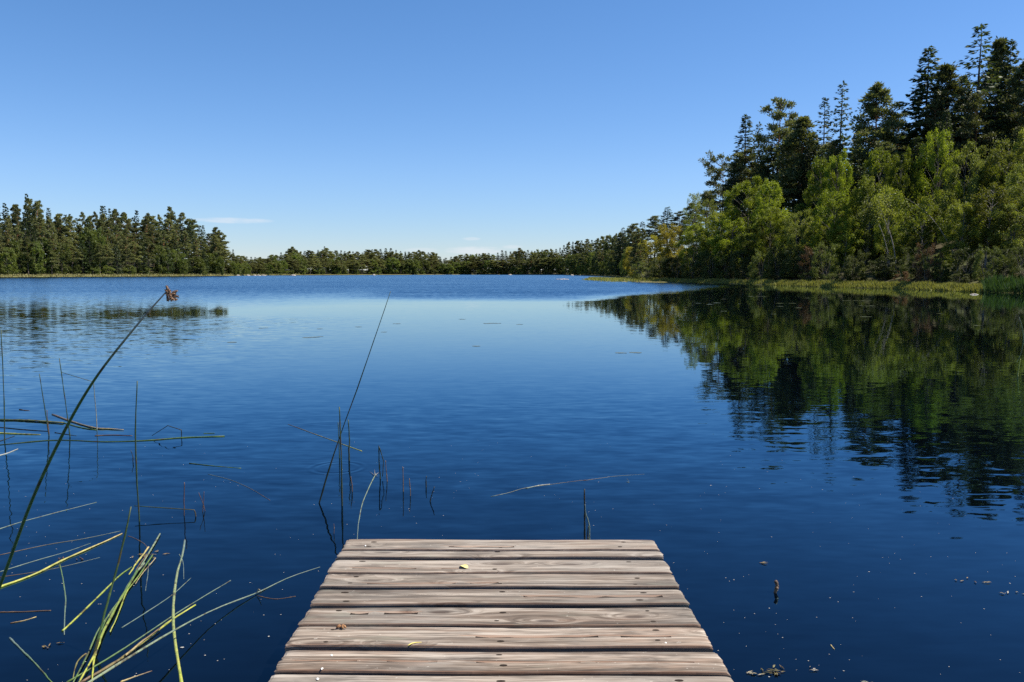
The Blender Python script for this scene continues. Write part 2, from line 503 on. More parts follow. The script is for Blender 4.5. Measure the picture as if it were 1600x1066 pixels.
def gen_pine(seed, h=18.0, R=2.8, cb=0.42, nb=36, clumps=7, per=64, top=0.28, lean=0.0, bias=0.0, shape=0.35, nl=.36, nw=.135, flat=.26, big=1.0, mid=.62):
    rng = np.random.default_rng(seed)
    wood, crown = MB(), MB()
    zz = np.linspace(0, 1, 12)
    tr = np.stack([lean * zz ** 1.5 * h + .12 * np.sin(zz * 5 + seed), .12 * np.cos(zz * 4 + seed * 2), zz * (h - .4)], -1)
    tr[0, 2] = -.6
    tube(wood, tr, np.interp(zz, [0, .05, 1], [.24, .18, .03]) * h / 18, 7)
    trunk = lambda t: np.array([np.interp(t, zz, tr[:, i]) for i in range(3)])
    for k in range(nb):
        t = cb + (1 - cb) * (k + rng.random()) / nb
        u = (t - cb) / (1 - cb)
        a = k * 2.39996 + rng.normal() * .5
        prof = np.interp(u, [0, shape, .7, 1], [.6, 1, mid, top])
        L = R * prof * rng.uniform(.5, 1.15) * (1 + bias * math.cos(a))
        if u > .97: L = .3
        d = np.array((math.cos(a), math.sin(a), 0)); p_ = np.array((-d[1], d[0], 0))
        rise = np.interp(u, [0, .5, 1], [-.05, .22, .9]) + rng.normal() * .1
        ss = np.linspace(0, 1, 5); b0 = trunk(t)
        path = b0 + d * (ss * L)[:, None] + p_ * (.12 * L * np.sin(ss * 3 + k))[:, None]
        path[:, 2] += L * rise * ss ** 1.3
        tube(wood, path, np.linspace(.03 + .014 * L, .012, 5), 4, cap=False)
        nc = max(2, int(clumps * L / R + .5))
        for j in range(nc):
            s = rng.uniform(.42, 1.0) if j else 1.0
            c = np.array([np.interp(s, ss, path[:, i]) for i in range(3)])
            c = c + p_ * rng.normal() * .32 * L * (1.1 - .5 * s) + np.array((0, 0, abs(rng.normal()) * .18))
            rad = rng.uniform(.42, .68) * big * (1 - (.55 if top < .15 else .3) * u)
            tube(wood, [np.array([np.interp(max(s - .3, 0), ss, path[:, i]) for i in range(3)]), c], [.014, .008], 3, cap=False)
            needle_clump(crown, rng, c, rad, per, nl, nw, flat)
    needle_clump(crown, rng, tr[-1] - np.array((0, 0, .15)), .45 if top > .15 else .26, per // 2, nl, nw, .5)
    return wood, crown, h


def leaf_cluster(crown, rng, c, rad, n, size, droop=0.0, flat=.8, att=0.0):
    n = int(n * 1.6); size = size * 1.25
    sub = max(3, int(5 * rad))
    sc = rdir(rng, sub) * rng.uniform(.35, .9, (sub, 1)) * rad * np.array((1, 1, flat))
    wh = rng.integers(0, sub, n)
    o = sc[wh] + rng.normal(size=(n, 3)) * rad * .27
    if droop: o[:, 2] -= droop * np.abs(rng.normal(size=n)) * rad
    d = norm(rng.normal(size=(n, 3)) + norm(o) * .6 + np.array((0, 0, -droop)))
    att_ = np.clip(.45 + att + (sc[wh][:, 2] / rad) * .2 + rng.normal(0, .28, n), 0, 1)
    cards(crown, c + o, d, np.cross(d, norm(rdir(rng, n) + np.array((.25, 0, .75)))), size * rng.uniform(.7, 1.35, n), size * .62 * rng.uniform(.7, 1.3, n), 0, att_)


def gen_broad(seed, h=12.0, R=3.2, base=0.2, ncl=46, per=330, size=0.15, rc=0.85, stems=1, droop=0.0, peak=0.45, thick=0.14, spread=.5):
    rng = np.random.default_rng(seed)
    wood, crown = MB(), MB()
    tops = []
    for sidx in range(stems):
        a = sidx * 2 * PI / max(stems, 1) + rng.uniform(0, 1)
        off = np.array((math.cos(a), math.sin(a), 0)) * (0 if stems == 1 else .25)
        end = off * (0 if stems == 1 else R * spread / .25 * .5) + np.array((rng.normal() * .3, rng.normal() * .3, h * rng.uniform(.82, .95)))
        u = np.linspace(0, 1, 9)[:, None]
        tr = off * (1 - u) + end * u + np.array((rng.normal(), rng.normal(), 0)) * .25 * np.sin(u * PI)
        tr[0, 2] = -.5
        tube(wood, tr, np.linspace(thick, .02, 9) * h / 12, 6)
        tops.append(tr)
    for k in range(ncl):
        t = (k + rng.random()) / ncl
        z = h * (base + (1 - base) * t)
        prof = np.interp(t, [0, .12, peak, .78, 1], [.45, .75, 1.0, .84, .34])
        a = k * 2.39996 + rng.normal() * .4
        fr = rng.uniform(.5, 1.0) ** .5
        tr = tops[k % stems]
        zz = tr[:, 2]
        c0 = np.array([np.interp(z, zz, tr[:, i]) for i in range(2)])
        c = np.array((c0[0] * .6 + math.cos(a) * R * prof * fr, c0[1] * .6 + math.sin(a) * R * prof * fr, z + rng.normal() * .2))
        zb = max(.12 * h, z - R * prof * fr * .8)
        st = np.array([np.interp(zb, zz, tr[:, i]) for i in range(3)])
        mid = (st + c) / 2 + np.array((0, 0, .12 * R))
        tube(wood, smooth_path([st, mid, c], 5), np.linspace(.038, .008, 5) * h / 12, 4, cap=False)
        r_ = rc * rng.uniform(.7, 1.25) * (1 if t < .85 else .75)
        leaf_cluster(crown, rng, c, r_, int(per * (r_ / rc) ** 2), size, droop, att=rng.normal() * .15)
    return wood, crown, h


PROTO = {}
BROAD = {'birch', 'bright_tree', 'grey_tree', 'sallow', 'airy_birch', 'dark_bush', 'grey_bush', 'rusty_bush'}


def proto(kind, gens, bark, leaf, one=False):
    PROTO[kind] = []
    for wood, crown, h in gens:
        if one:
            both = MB(); both.v = wood.v + crown.v; both.n = wood.n + crown.n
            both.q = wood.q + [q + wood.n for q in crown.q]; both.t = wood.t + [q + wood.n for q in crown.t]
            both.qa = wood.qa + crown.qa; both.ta = wood.ta + crown.ta; both.qs = wood.qs + crown.qs; both.ts = wood.ts + crown.ts
            both.qm = wood.qm + [m + 1 for m in crown.qm]; both.tm = wood.tm + [m + 1 for m in crown.tm]
            PROTO[kind].append((both.mesh(kind, [bark, leaf]), None, h))
        else:
            PROTO[kind].append((wood.mesh(kind + '_trunk', [bark]), crown.mesh(kind + '_crown', [leaf]), h))


proto('spruce', [gen_spruce(1), gen_spruce(2, R=2.5, gap=.5, dens=.8, ragged=.45), gen_spruce(3, R=3.4, gap=.38, dens=1.15)], B_SPRUCE, M_SPRUCE)
proto('thin_spruce', [gen_spruce(4, R=2.7, gap=.72, dens=.62, ragged=.4), gen_spruce(5, R=3.1, gap=.8, dens=.7, ragged=.5)], B_SPRUCE, M_SPRUCE)
proto('pine', [gen_pine(11), gen_pine(12, R=2.4, cb=.5, nb=30), gen_pine(13, R=3.3, cb=.35, nb=42, shape=.25), gen_pine(14, R=2.6, cb=.3, nb=40, top=.2)], B_PINE, M_PINE)
proto('bushy_pine', [gen_pine(15, R=3.6, cb=.22, nb=62, clumps=7, per=80, shape=.2, top=.04, flat=.3, big=1.15, mid=.5), gen_pine(16, R=3.2, cb=.18, nb=64, clumps=7, per=80, shape=.18, top=.04, flat=.3, big=1.1, mid=.48)], B_PINE, M_PINE)
proto('ragged_pine', [gen_pine(17, h=14, R=4.2, cb=.42, nb=20, clumps=9, per=66, bias=-.5, shape=.2, top=.2), gen_pine(18, R=3.2, cb=.45, nb=24, clumps=8, per=64, shape=.5, top=.3)], B_PINE, M_PINE)
proto('birch', [gen_broad(21, h=12, R=2.7, ncl=42, per=300, droop=.35, peak=.35), gen_broad(22, h=12, R=2.3, ncl=36, per=280, droop=.4, peak=.4, base=.28),
                gen_broad(23, h=12, R=3.0, ncl=52, per=300, droop=.25, base=.15)], B_BIRCH, M_BIRCH)
proto('bright_tree', [gen_broad(31, h=12, R=3.3, ncl=50, per=330, base=.12), gen_broad(32, h=12, R=2.7, ncl=44, per=320, base=.2), gen_broad(33, h=12, R=3.6, ncl=56, per=330, base=.08, peak=.4)], B_GREY, M_BRIGHT)
proto('grey_tree', [gen_broad(41, h=10, R=3.4, ncl=50, per=320, base=.1, stems=3, size=.14), gen_broad(42, h=10, R=3.0, ncl=46, per=300, base=.15, stems=2, size=.14)], B_GREY, M_GREY)
proto('airy_birch', [gen_broad(51, h=12, R=2.3, ncl=26, per=170, base=.3, rc=.75, peak=.5, size=.13)], B_BIRCH, M_GREY)
proto('sallow', [gen_broad(61, h=8, R=2.8, ncl=44, per=280, base=.06, stems=3, size=.13, rc=.75, spread=.8), gen_broad(62, h=8, R=2.4, ncl=40, per=260, base=.05, stems=4, size=.13, rc=.7, spread=.8)], B_GREY, M_YELLOW)
proto('dark_bush', [gen_broad(71, h=5, R=2.4, ncl=36, per=240, base=.04, stems=4, size=.13, rc=.65, spread=.9, thick=.16), gen_broad(72, h=5, R=2.0, ncl=32, per=230, base=.04, stems=3, size=.13, rc=.6, spread=.9, thick=.16)], B_GREY, M_DARK)
proto('grey_bush', [gen_broad(73, h=5, R=2.5, ncl=34, per=230, base=.04, stems=5, size=.12, rc=.62, spread=.9, thick=.16)], B_GREY, M_DULL)
proto('rusty_bush', [gen_broad(75, h=5, R=1.9, ncl=24, per=150, base=.1, stems=4, size=.12, rc=.6, spread=.9, thick=.16)], B_GREY, M_RUST)
# coarser foliage for the woods far across the lake, each tree one small mesh
proto('far_pine', [gen_pine(81, h=16, R=2.7, nb=28, cb=.34, top=.1, clumps=6, per=46, nl=.42, nw=.22), gen_pine(82, h=16, R=2.4, nb=28, cb=.42, top=.1, clumps=6, per=46, nl=.42, nw=.22), gen_pine(83, h=16, R=3.0, nb=32, cb=.22, top=.1, shape=.2, clumps=6, per=46, nl=.42, nw=.22)], B_PINE, M_FARPINE, True)
proto('far_spruce', [gen_spruce(84, h=16, R=2.3, gap=.7, dens=.6, cardw=.36), gen_spruce(85, h=16, R=1.9, gap=.7, dens=.6, cardw=.36)], B_SPRUCE, M_SPRUCE, True)
proto('far_birch', [gen_broad(86, h=10, R=3.0, ncl=26, per=130, size=.36, rc=1.0, base=.08), gen_broad(87, h=10, R=2.6, ncl=22, per=130, size=.36, rc=1.0, base=.1)], B_GREY, M_FARLEAF, True)
proto('far_sallow', [gen_broad(88, h=6, R=2.6, ncl=20, per=130, size=.34, rc=.9, base=.04, stems=3)], B_GREY, M_FARLEAF, True)

NAME = {'spruce': 'spruce_tree', 'thin_spruce': 'spruce_tree', 'far_spruce': 'spruce_tree', 'pine': 'pine_tree', 'bushy_pine': 'pine_tree', 'ragged_pine': 'pine_tree',
        'far_pine': 'pine_tree', 'birch': 'birch_tree', 'airy_birch': 'birch_tree', 'far_birch': 'birch_tree', 'bright_tree': 'leafy_tree', 'grey_tree': 'willow_tree',
        'sallow': 'sallow_tree', 'far_sallow': 'sallow_bush', 'dark_bush': 'shore_bush', 'grey_bush': 'shore_bush', 'rusty_bush': 'shore_bush'}
CAT = lambda k: 'bush' if 'bush' in NAME[k] else 'tree'
trng = np.random.default_rng(77)


def shoreY(px): return float(np.interp(px, [p for p, _ in shore_px], [gnd(*q)[1] for q in shore_px]))



def plant(kind, x, y, h, wide=1.0, var=None, rot=None, label=None, group=None):
    """One tree of its own at (x, y), h metres high."""
    P = PROTO[kind]; k = int(trng.integers(len(P))) if var is None else var % len(P)
    wood, crown, h0 = P[k]
    s = h / h0
    rot = trng.uniform(0, 2 * PI) if rot is None else rot
    if crown is None:
        o = link(NAME[kind], wood)
    else:
        o = link(NAME[kind], None)
        link('trunk', wood, o); link('crown', crown, o)
    o.location = (x, y, lz(x, y)); o.rotation_euler = (0, 0, rot); o.scale = (s * wide, s * wide, s)
    return tag(o, label, CAT(kind), group)


def plant_px(kind, px, top, Y, label, group=None, half=None, var=None, rot=None):
    """A tree at depth Y whose top is seen at (px, top); half: half its width as seen, in pixels."""
    Y = max(Y, shoreY(px) + (10.0 if 'tree' in NAME[kind] and px > 990 else 4.5) + 1.7 * (1 + math.sin(px)))
    p = at(px, top, Y)
    h = max(p[2] - lz(p[0], p[1]), 1.0)
    wide = 1.0
    if half:
        P = PROTO[kind]; k = (var or 0) % len(P); me = (P[k][1] or P[k][0])
        co = np.empty(len(me.vertices) * 3, np.float32); me.vertices.foreach_get('co', co)
        r0 = np.percentile(np.hypot(co[0::3], co[1::3]), 96) * h / P[k][2]
        wide = half * (1.0 if 'far' in kind else 1.2 if kind == 'bright_tree' else 1.05 if kind in BROAD else 1.9 if 'spruce' in kind else 1.65 if kind == 'bushy_pine' else 1.3) / F * Y / r0
    return plant(kind, p[0], p[1], h, wide, var or 0, rot, label, group)


# --- the high wood on the near shore: conifers (kind, x, top, depth, half width, variant, turn, label)
for a in [
    ('ragged_pine', 1130, 246, 128, 27, 0, 0.2, 'lone ragged pine with long sideways boughs at the open end of the high wood'),
    ('spruce', 1166, 178, 118, 20, 1, 1.0, 'slim pointed spruce beside the ragged pine at the end of the high wood'),
    ('thin_spruce', 1186, 190, 124, 15, 0, 2.0, 'thin gappy spruce close behind the slim pointed spruce'),
    ('spruce', 1201, 214, 120, 15, 0, .4, 'short dark spruce in the dip before the tall layered pine'),
    ('ragged_pine', 1219, 157, 108, 27, 1, 1.3, 'tall layered pine with flat tiers of boughs and bare reddish stem'),
    ('pine', 1237, 180, 110, 12, 1, 2.2, 'narrow pine top leaning against the tall layered pine'),
    ('bushy_pine', 1252, 184, 98, 30, 1, 0.7, 'rounded bushy pine between the layered pine and the twin bare spruces'),
    ('spruce', 1272, 205, 104, 15, 0, 3.0, 'small dark spruce tucked behind the rounded bushy pine'),
    ('thin_spruce', 1289, 153, 96, 19, 1, 0.5, 'shorter of the twin bare spruces with sky through its boughs'),
    ('thin_spruce', 1317, 126, 92, 20, 0, 1.7, 'taller of the twin bare spruces, its needles in thin tufts'),
    ('spruce', 1338, 208, 96, 16, 2, 1.9, 'low dark spruce in the gap under the twin bare spruces'),
    ('bushy_pine', 1371, 134, 86, 36, 0, 2.4, 'broad pine with crooked top standing alone in the middle of the high wood'),
    ('pine', 1404, 178, 90, 22, 2, 0.9, 'pine shoulder sloping down from the broad crooked pine'),
    ('bushy_pine', 1412, 212, 98, 20, 0, 0.1, 'dusky pine filling the gap before the dense pyramid spruce'),
    ('spruce', 1452, 75, 84, 32, 2, 0.6, 'dense pyramid spruce with a sharp tip, darker than its neighbours'),
    ('bushy_pine', 1484, 102, 82, 30, 1, 3.1, 'wide pine leaning on the dense pyramid spruce'),
    ('pine', 1506, 120, 88, 20, 3, 0.2, 'half hidden pine in front of the gap before the tallest spruce'),
    ('thin_spruce', 1533, 38, 80, 32, 1, 2.6, 'tallest spruce of all, open boughs and a bare straight trunk'),
    ('bushy_pine', 1562, 62, 84, 26, 1, 1.2, 'olive pine pressed against the tallest spruce'),
    ('spruce', 1580, 64, 80, 24, 2, 0.3, 'dense green spruce beyond the olive pine'),
    ('bushy_pine', 1604, 98, 76, 34, 0, 2.0, 'broad dark pine at the cut edge of the picture'),
    ('spruce', 1640, 60, 82, 30, 0, 2.0, 'spruce just past the broad dark pine'),
    ('spruce', 1556, 140, 76, 26, 0, 2.2, 'shadowed spruce below the olive pine'),
    ('spruce', 1470, 190, 78, 24, 1, 0.2, 'shadowed spruce below the wide leaning pine'),
    ('spruce', 1432, 215, 76, 22, 0, 1.2, 'shadowed spruce below the dense pyramid spruce'),
    ('spruce', 1508, 220, 80, 24, 2, 2.9, 'black looking spruce above the big sunlit willow'),
    ('spruce', 1345, 260, 80, 20, 0, 2.7, 'shadowed spruce under the broad crooked pine'),
    ('pine', 1298, 225, 90, 20, 0, 0.7, 'short pine under the twin bare spruces'),
    ('pine', 1158, 240, 112, 18, 3, 1.5, 'short pine under the slim pointed spruce'),
    ('spruce', 1043, 324, 205, 13, 0, 0.0, 'sharp little spruce above the yellow sallows'),
    ('pine', 1024, 338, 212, 12, 0, 0.3, 'round headed pine next to the sharp little spruce'),
    ('pine', 1062, 332, 190, 11, 1, 0.3, 'stubby pine between the sharp little spruce and the pale birch'),
    ('spruce', 1004, 346, 225, 9, 1, 0.3, 'small grey spruce on the skyline where the wood drops to the spit'),
    ('pine', 990, 350, 235, 12, 2, 1.3, 'flat topped pine where the wood drops to the spit'),
    ('spruce', 973, 356, 250, 8, 0, 1.3, 'tiny spired spruce behind the flat topped pine'),
    ('pine', 1082, 318, 165, 14, 3, 2.3, 'dusky pine rising behind the pale airy birch'),
    ('pine', 1105, 300, 150, 14, 1, 2.3, 'pine half hidden between the airy birch and the ragged pine'),
]:
    kind, px, top, Y, half, var, rot, lab = a
    if px > 1090: Y = Y * 1.22 + 4
    plant_px(kind, px, top, Y, lab, None, half, var, rot)

# --- more conifers packed between them
for k in range(20):
    px = 1142 + k * 24.5 + trng.uniform(-7, 7)
    sk = np.interp(px, [1130, 1170, 1220, 1250, 1320, 1372, 1410, 1450, 1490, 1533, 1640], [262, 205, 190, 205, 190, 185, 205, 120, 140, 110, 110])
    kind = ('spruce', 'pine', 'spruce')[k % 3]
    plant_px(kind, px, sk + trng.uniform(14, 42), shoreY(px) * 1.05 + trng.uniform(26, 44), ('dark spruce' if kind == 'spruce' else 'dark pine') + ' packed between the tall conifers of the high wood',
             ('spruces' if kind == 'spruce' else 'pines') + ' packed between the tall conifers', 15 if kind == 'spruce' else 22, k)

# --- leafy trees in front of them
for a in [
    ('airy_birch', 1086, 300, 122, 17, 0, 0.0, 'pale airy birch with a wispy forked top'),
    ('airy_birch', 1108, 310, 118, 16, 0, 2.0, 'second wispy birch close to the pale airy birch'),
    ('birch', 1120, 330, 108, 26, 0, 1.0, 'olive birch under the ragged pine'),
    ('bright_tree', 1170, 280, 104, 32, 0, 0.6, 'bright green leafy tree lit at its top below the slim spruce'),
    ('bright_tree', 1205, 285, 100, 24, 1, 2.6, 'green leafy tree between the tall layered pine and the bright one'),
    ('birch', 1085, 350, 118, 26, 2, 1.4, 'yellow green birch in front of the dusky pine'),
    ('sallow', 1050, 352, 135, 30, 0, 0.2, 'tall yellow sallow rounding off the wood above the spit'),
    ('sallow', 1018, 372, 150, 24, 1, 1.1, 'yellow sallow with orange tinge behind the grassy spit'),
    ('sallow', 992, 385, 168, 20, 0, 2.1, 'small yellow sallow lowest on the slope by the spit'),
    ('bright_tree', 1143, 340, 96, 28, 1, 0.1, 'leafy tree below the bright green one, in half shade'),
    ('bright_tree', 1208, 326, 90, 27, 2, 1.1, 'bushy lime green tree standing out below the layered pine'),
    ('grey_tree', 1250, 336, 86, 30, 0, 2.2, 'grey green willow spreading beside the lime green tree'),
    ('bright_tree', 1284, 250, 86, 23, 1, 2.2, 'bright leafy crown right under the twin bare spruces'),
    ('bright_tree', 1310, 238, 84, 20, 0, 0.9, 'lime leafy crown in the gap before the broad crooked pine'),
    ('bright_tree', 1300, 300, 80, 28, 2, 2.9, 'sunlit leafy tree halfway down the slope under the twin spruces'),
    ('bright_tree', 1374, 236, 80, 25, 1, 0.0, 'round leafy crown directly under the broad crooked pine'),
    ('bright_tree', 1410, 236, 80, 20, 0, 1.0, 'leafy crown between the crooked pine and the dense pyramid spruce'),
    ('birch', 1356, 276, 76, 26, 2, 0.5, 'birch with a pale rounded head above the white leaning stems'),
    ('birch', 1392, 290, 74, 24, 0, 2.5, 'olive birch next to the pale rounded birch'),
    ('bright_tree', 1468, 206, 76, 26, 2, 1.6, 'leafy tree shining against the black shade under the pyramid spruce'),
    ('birch', 1440, 318, 72, 28, 2, 1.9, 'birch hanging over the leaning white trunk'),
    ('grey_tree', 1520, 236, 72, 40, 0, 0.3, 'big sunlit willow spreading widely in front of the tallest spruce'),
    ('grey_tree', 1570, 222, 70, 38, 1, 1.3, 'tall willow beside the big sunlit willow'),
    ('birch', 1612, 190, 70, 34, 0, 0.3, 'birch cut by the frame at the end of the high wood'),
    ('grey_tree', 1610, 260, 66, 40, 0, 2.3, 'grey green willow cut by the frame above the reeds'),
    ('birch', 1545, 290, 67, 34, 1, 2.0, 'birch in front of the two big willows'),
    ('birch', 1500, 315, 68, 30, 0, 0.8, 'birch at the foot of the big sunlit willow, beside the dark gap'),
    ('grey_tree', 1585, 320, 63, 38, 1, 0.9, 'low willow reaching down to the reed bed'),
    ('birch', 1660, 200, 66, 34, 1, 0.3, 'birch outside the frame next to the last willow'),
    ('birch', 1270, 350, 82, 26, 1, 0.4, 'slender birch next to the grey green willow'),
    ('birch', 1320, 340, 76, 24, 0, 1.4, 'birch below the sunlit leafy tree, before the dark hollow'),
    ('birch', 1180, 352, 92, 26, 2, 2.4, 'olive birch beside the lime green bushy tree'),
    ('birch', 1105, 365, 104, 24, 1, 0.9, 'half shaded birch halfway along the slope'),
    ('sallow', 1070, 385, 112, 24, 1, 2.9, 'low yellow sallow standing near the bank grass'),
    ('bright_tree', 1475, 395, 64, 14, 1, 2.9, 'small fresh green tree at the foot of the leaning trunk'),
    ('birch', 1415, 350, 70, 24, 1, 2.7, 'birch bending over the bank between the white stems and the leaning trunk'),
]:
    kind, px, top, Y, half, var, rot, lab = a
    if px > 1090: Y = max(Y, shoreY(px) + 10) + max(0, np.interp(px, [1090, 1300, 1600], [345, 325, 300]) - top) * .13
    plant_px(kind, px, top, Y, lab, None, half, var, rot)

# --- bushes along the foot of the wood
bush_words = ['dark leafy bush', 'dense green bush', 'rounded bush', 'straggling bush', 'low spreading bush', 'upright bush']
brow = [
    (1010, 410, 'grey_bush', 'beside the thin pale stem on the spit bank'), (1035, 405, 'dark_bush', 'under the tall yellow sallow'), (1058, 400, 'dark_bush', 'in front of the low yellow sallow'),
    (1085, 398, 'grey_bush', 'under the pale airy birch'), (1112, 395, 'dark_bush', 'below the half shaded birch'), (1138, 392, 'grey_bush', 'below the leafy tree in half shade'),
    (1165, 388, 'dark_bush', 'below the bright green leafy tree'), (1192, 392, 'grey_bush', 'before the olive birch'), (1218, 385, 'grey_bush', 'under the lime green bushy tree'),
    (1245, 392, 'dark_bush', 'under the grey green willow'), (1272, 385, 'rusty_bush', 'below the slender birch'), (1292, 380, 'grey_bush', 'at the edge of the dark hollow'),
    (1338, 395, 'dark_bush', 'inside the dark hollow under the birches'), (1385, 400, 'dark_bush', 'behind the white leaning stems'), (1428, 385, 'grey_bush', 'under the birch over the leaning trunk'),
    (1450, 380, 'rusty_bush', 'withered reddish, next to the leaning trunk'), (1462, 402, 'grey_bush', 'at the foot of the leaning trunk'), (1512, 390, 'dark_bush', 'in the shade of the big sunlit willow'),
    (1545, 385, 'grey_bush', 'below the birch before the willows'), (1572, 390, 'dark_bush', 'above the reed bed'), (1600, 385, 'grey_bush', 'at the cut edge above the reed bed'),
]
for i, (px, top, kind, where) in enumerate(brow):
    g = np.interp(px, [p for p, _ in shore_px], [gnd(*s)[1] for s in shore_px])
    plant_px(kind, px, top, g + 4.5 + (i % 3) * 1.2, ('reddish withered bush ' if kind == 'rusty_bush' else bush_words[i % 6] + ' ') + where.replace('withered reddish, ', ''), None, 22, i, i * 1.1)
low = [(1172, 425, 'grey_bush', 15), (1240, 424, 'dark_bush', 17), (1262, 428, 'grey_bush', 12), (1318, 420, 'dark_bush', 11), (1338, 424, 'grey_bush', 16), (1385, 430, 'grey_bush', 14),
       (1412, 424, 'rusty_bush', 12), (1440, 430, 'dark_bush', 14), (1470, 432, 'grey_bush', 16), (1500, 430, 'dark_bush', 14), (1130, 424, 'grey_bush', 11), (1300, 434, 'grey_bush', 10)]
low_where = ['under the half shaded birch', 'with a rounded top below the grey willow', 'beside the round topped one', 'with upright shoots by the dark hollow', 'in front of the dark hollow', 'at the foot of the white stems',
             'with rusty leaves', 'on the bank before the leaning trunk', 'beside the leaning trunk', 'where the reed bed begins', 'where the bank grass widens', 'smallest, just before the dark hollow']
for i, (px, top, kind, half) in enumerate(low):
    g = np.interp(px, [p for p, _ in shore_px], [gnd(*s)[1] for s in shore_px])
    plant_px(kind, px, top, g + 2.2, 'low bush on the bank edge ' + low_where[i], None, half, i, i * 2.1)

# --- undergrowth trees that fill the depth of the high wood
for k in range(46):
    px = trng.uniform(1090, 1650); g = np.interp(px, [p for p, _ in shore_px], [gnd(*s)[1] for s in shore_px])
    Y = g + trng.uniform(20, 44)
    kind = ['birch', 'spruce', 'bright_tree', 'birch'][k % 4]
    topl = np.interp(px, [1090, 1130, 1200, 1300, 1400, 1500, 1650], [352, 335, 312, 300, 290, 250, 220])
    plant_px(kind, px, topl + trng.uniform(5, 55), Y, {'birch': 'shaded birch half hidden deep inside the high wood', 'spruce': 'shaded spruce half hidden deep inside the high wood',
             'bright_tree': 'shaded leafy tree half hidden deep inside the high wood'}[kind], 'half hidden trees inside the high wood', 24, k)

# --- leaning birches over the dark hollow and the leaning trunk
def leaning(pts, Y, rad, label, crown_at, seed, leafm, bark=B_BIRCH):
    rng = np.random.default_rng(seed)
    P = np.array([at(px, py, Y + dy) for px, py, dy in pts])
    root = P[0]
    o = link('birch_tree', None); o.location = root
    b = root.copy(); b[2] = lz(root[0], root[1]) - .3
    path = smooth_path(np.concatenate([[b], P]) - root, 16)
    mb = MB(); tube(mb, path, np.linspace(rad, rad * .3, 16), 6); mb.obj('trunk', [bark], o)
    mb = MB()
    for px, py, dy, r in crown_at: leaf_cluster(mb, rng, at(px, py, Y + dy) - root, r, int(330 * r * r) + 80, .13, .3)
    mb.obj('crown', [leafm], o)
    tag(o, label, 'tree')


leaning([(1400, 415, 0), (1396, 385, 0), (1389, 360, .2), (1380, 338, .4), (1372, 322, .6)], 79, .06, 'white stemmed birch leaning over the dark hollow', [(1372, 320, .6, 1.0), (1360, 332, .2, .9), (1382, 312, 1, .9), (1390, 334, -.4, .6)], 5, M_GREY)
leaning([(1390, 415, 0), (1385, 385, 0), (1378, 362, .1), (1368, 340, .2), (1360, 326, .3)], 79.4, .042, 'thinner white birch stem beside the leaning birch', [(1356, 324, .3, .9), (1346, 336, .2, .8)], 6, M_GREY)
leaning([(1496, 412, 0), (1484, 385, 0), (1470, 360, 0), (1452, 337, .1), (1432, 320, .3), (1415, 310, .5)], 71, .05, 'long bare birch trunk leaning far over towards the water', [(1408, 306, .8, .8), (1418, 322, .2, .8), (1438, 338, -.4, .8), (1425, 350, -.5, .7), (1450, 318, .3, .7), (1466, 346, -.6, .5)], 7, M_BIRCH)

# --- the wood on the other shore, far off, rising to the cut edge
LT = ([-140, -60, 0, 25, 45, 75, 90, 118, 140, 158, 172, 190, 215, 235, 272, 300, 325, 343, 352, 358],
      [318, 316, 318, 318, 312, 322, 330, 332, 336, 322, 326, 332, 328, 338, 333, 344, 352, 363, 384, 402])
for r in range(5):
    Yoff = [5, 13, 24, 38, 54][r]
    px = -120.0 + r * 7
    while px < 352 - r * 3:
        px += trng.uniform(10.5, 17) * (1 + .05 * r)
        if px > 352: break
        g = np.interp(px, [p for p, _ in shore_px], [gnd(*s)[1] for s in shore_px])
        top = np.interp(px, *LT)
        fr = [.50, .70, .84, .94, 1.0][r]
        ty = 426 - (426 - top) * fr + trng.normal() * (6 if r < 4 else 2.2)
        if r == 0 and trng.random() < .34: kind = 'far_birch'; ty = 426 - (426 - top) * trng.uniform(.28, .5)
        elif r == 1 and trng.random() < .12: kind = 'far_birch'
        else: kind = 'far_spruce' if trng.random() < (.5 if r > 2 else .25) else 'far_pine'
        half = {'far_birch': 14, 'far_spruce': 11, 'far_pine': 11.5}[kind] * trng.uniform(.8, 1.2)
        where = 'standing at the water edge of the far wood' if r == 0 else 'in the dense wood on the far shore opposite the high wood'
        plant_px(kind, px, ty, g + Yoff + trng.uniform(-3, 3), {'far_birch': 'green birch ', 'far_spruce': 'pointed spruce ', 'far_pine': 'brownish green pine '}[kind] + where,
                 {'far_birch': 'birches', 'far_spruce': 'spruces', 'far_pine': 'pines'}[kind] + (' along the water edge of the far wood' if r == 0 else ' of the far wood'), half, int(trng.integers(3)))
for px, top, kind in ((40, 345, 'pine'), (158, 322, 'spruce'), (171, 326, 'spruce'), (272, 333, 'spruce'), (45, 311, 'pine'), (301, 344, 'pine'), (343, 363, 'pine'), (338, 372, 'pine')):
    g = np.interp(px, [p for p, _ in shore_px], [gnd(*s)[1] for s in shore_px])
    plant_px('far_' + kind, px, top, g + (20 if top > 360 else 50), {158: 'twin tipped spruce standing above the far wood', 171: 'shorter neighbour of the twin tipped spruce above the far wood', 272: 'spruce tip rising near the steep end of the far wood',
             45: 'round headed pine highest on the far wood skyline', 40: 'pine under the round headed one on the far wood skyline', 301: 'pine on the sloping end of the far wood', 343: 'last tall pine where the far wood drops steeply', 338: 'pine behind the last tall one where the far wood drops'}[px], None, 13 if kind == 'pine' else 9)
for k in range(15):
    px = -60 + k * 28.5 + trng.uniform(-5, 5); g = np.interp(px, [p for p, _ in shore_px], [gnd(*s)[1] for s in shore_px])
    plant_px('far_sallow', px, 428 - trng.uniform(14, 30) * g / 330 * .8, g + 3.2, 'grey green bush on the narrow beach of the far wood', 'bushes on the beach of the far wood', 11, 0)

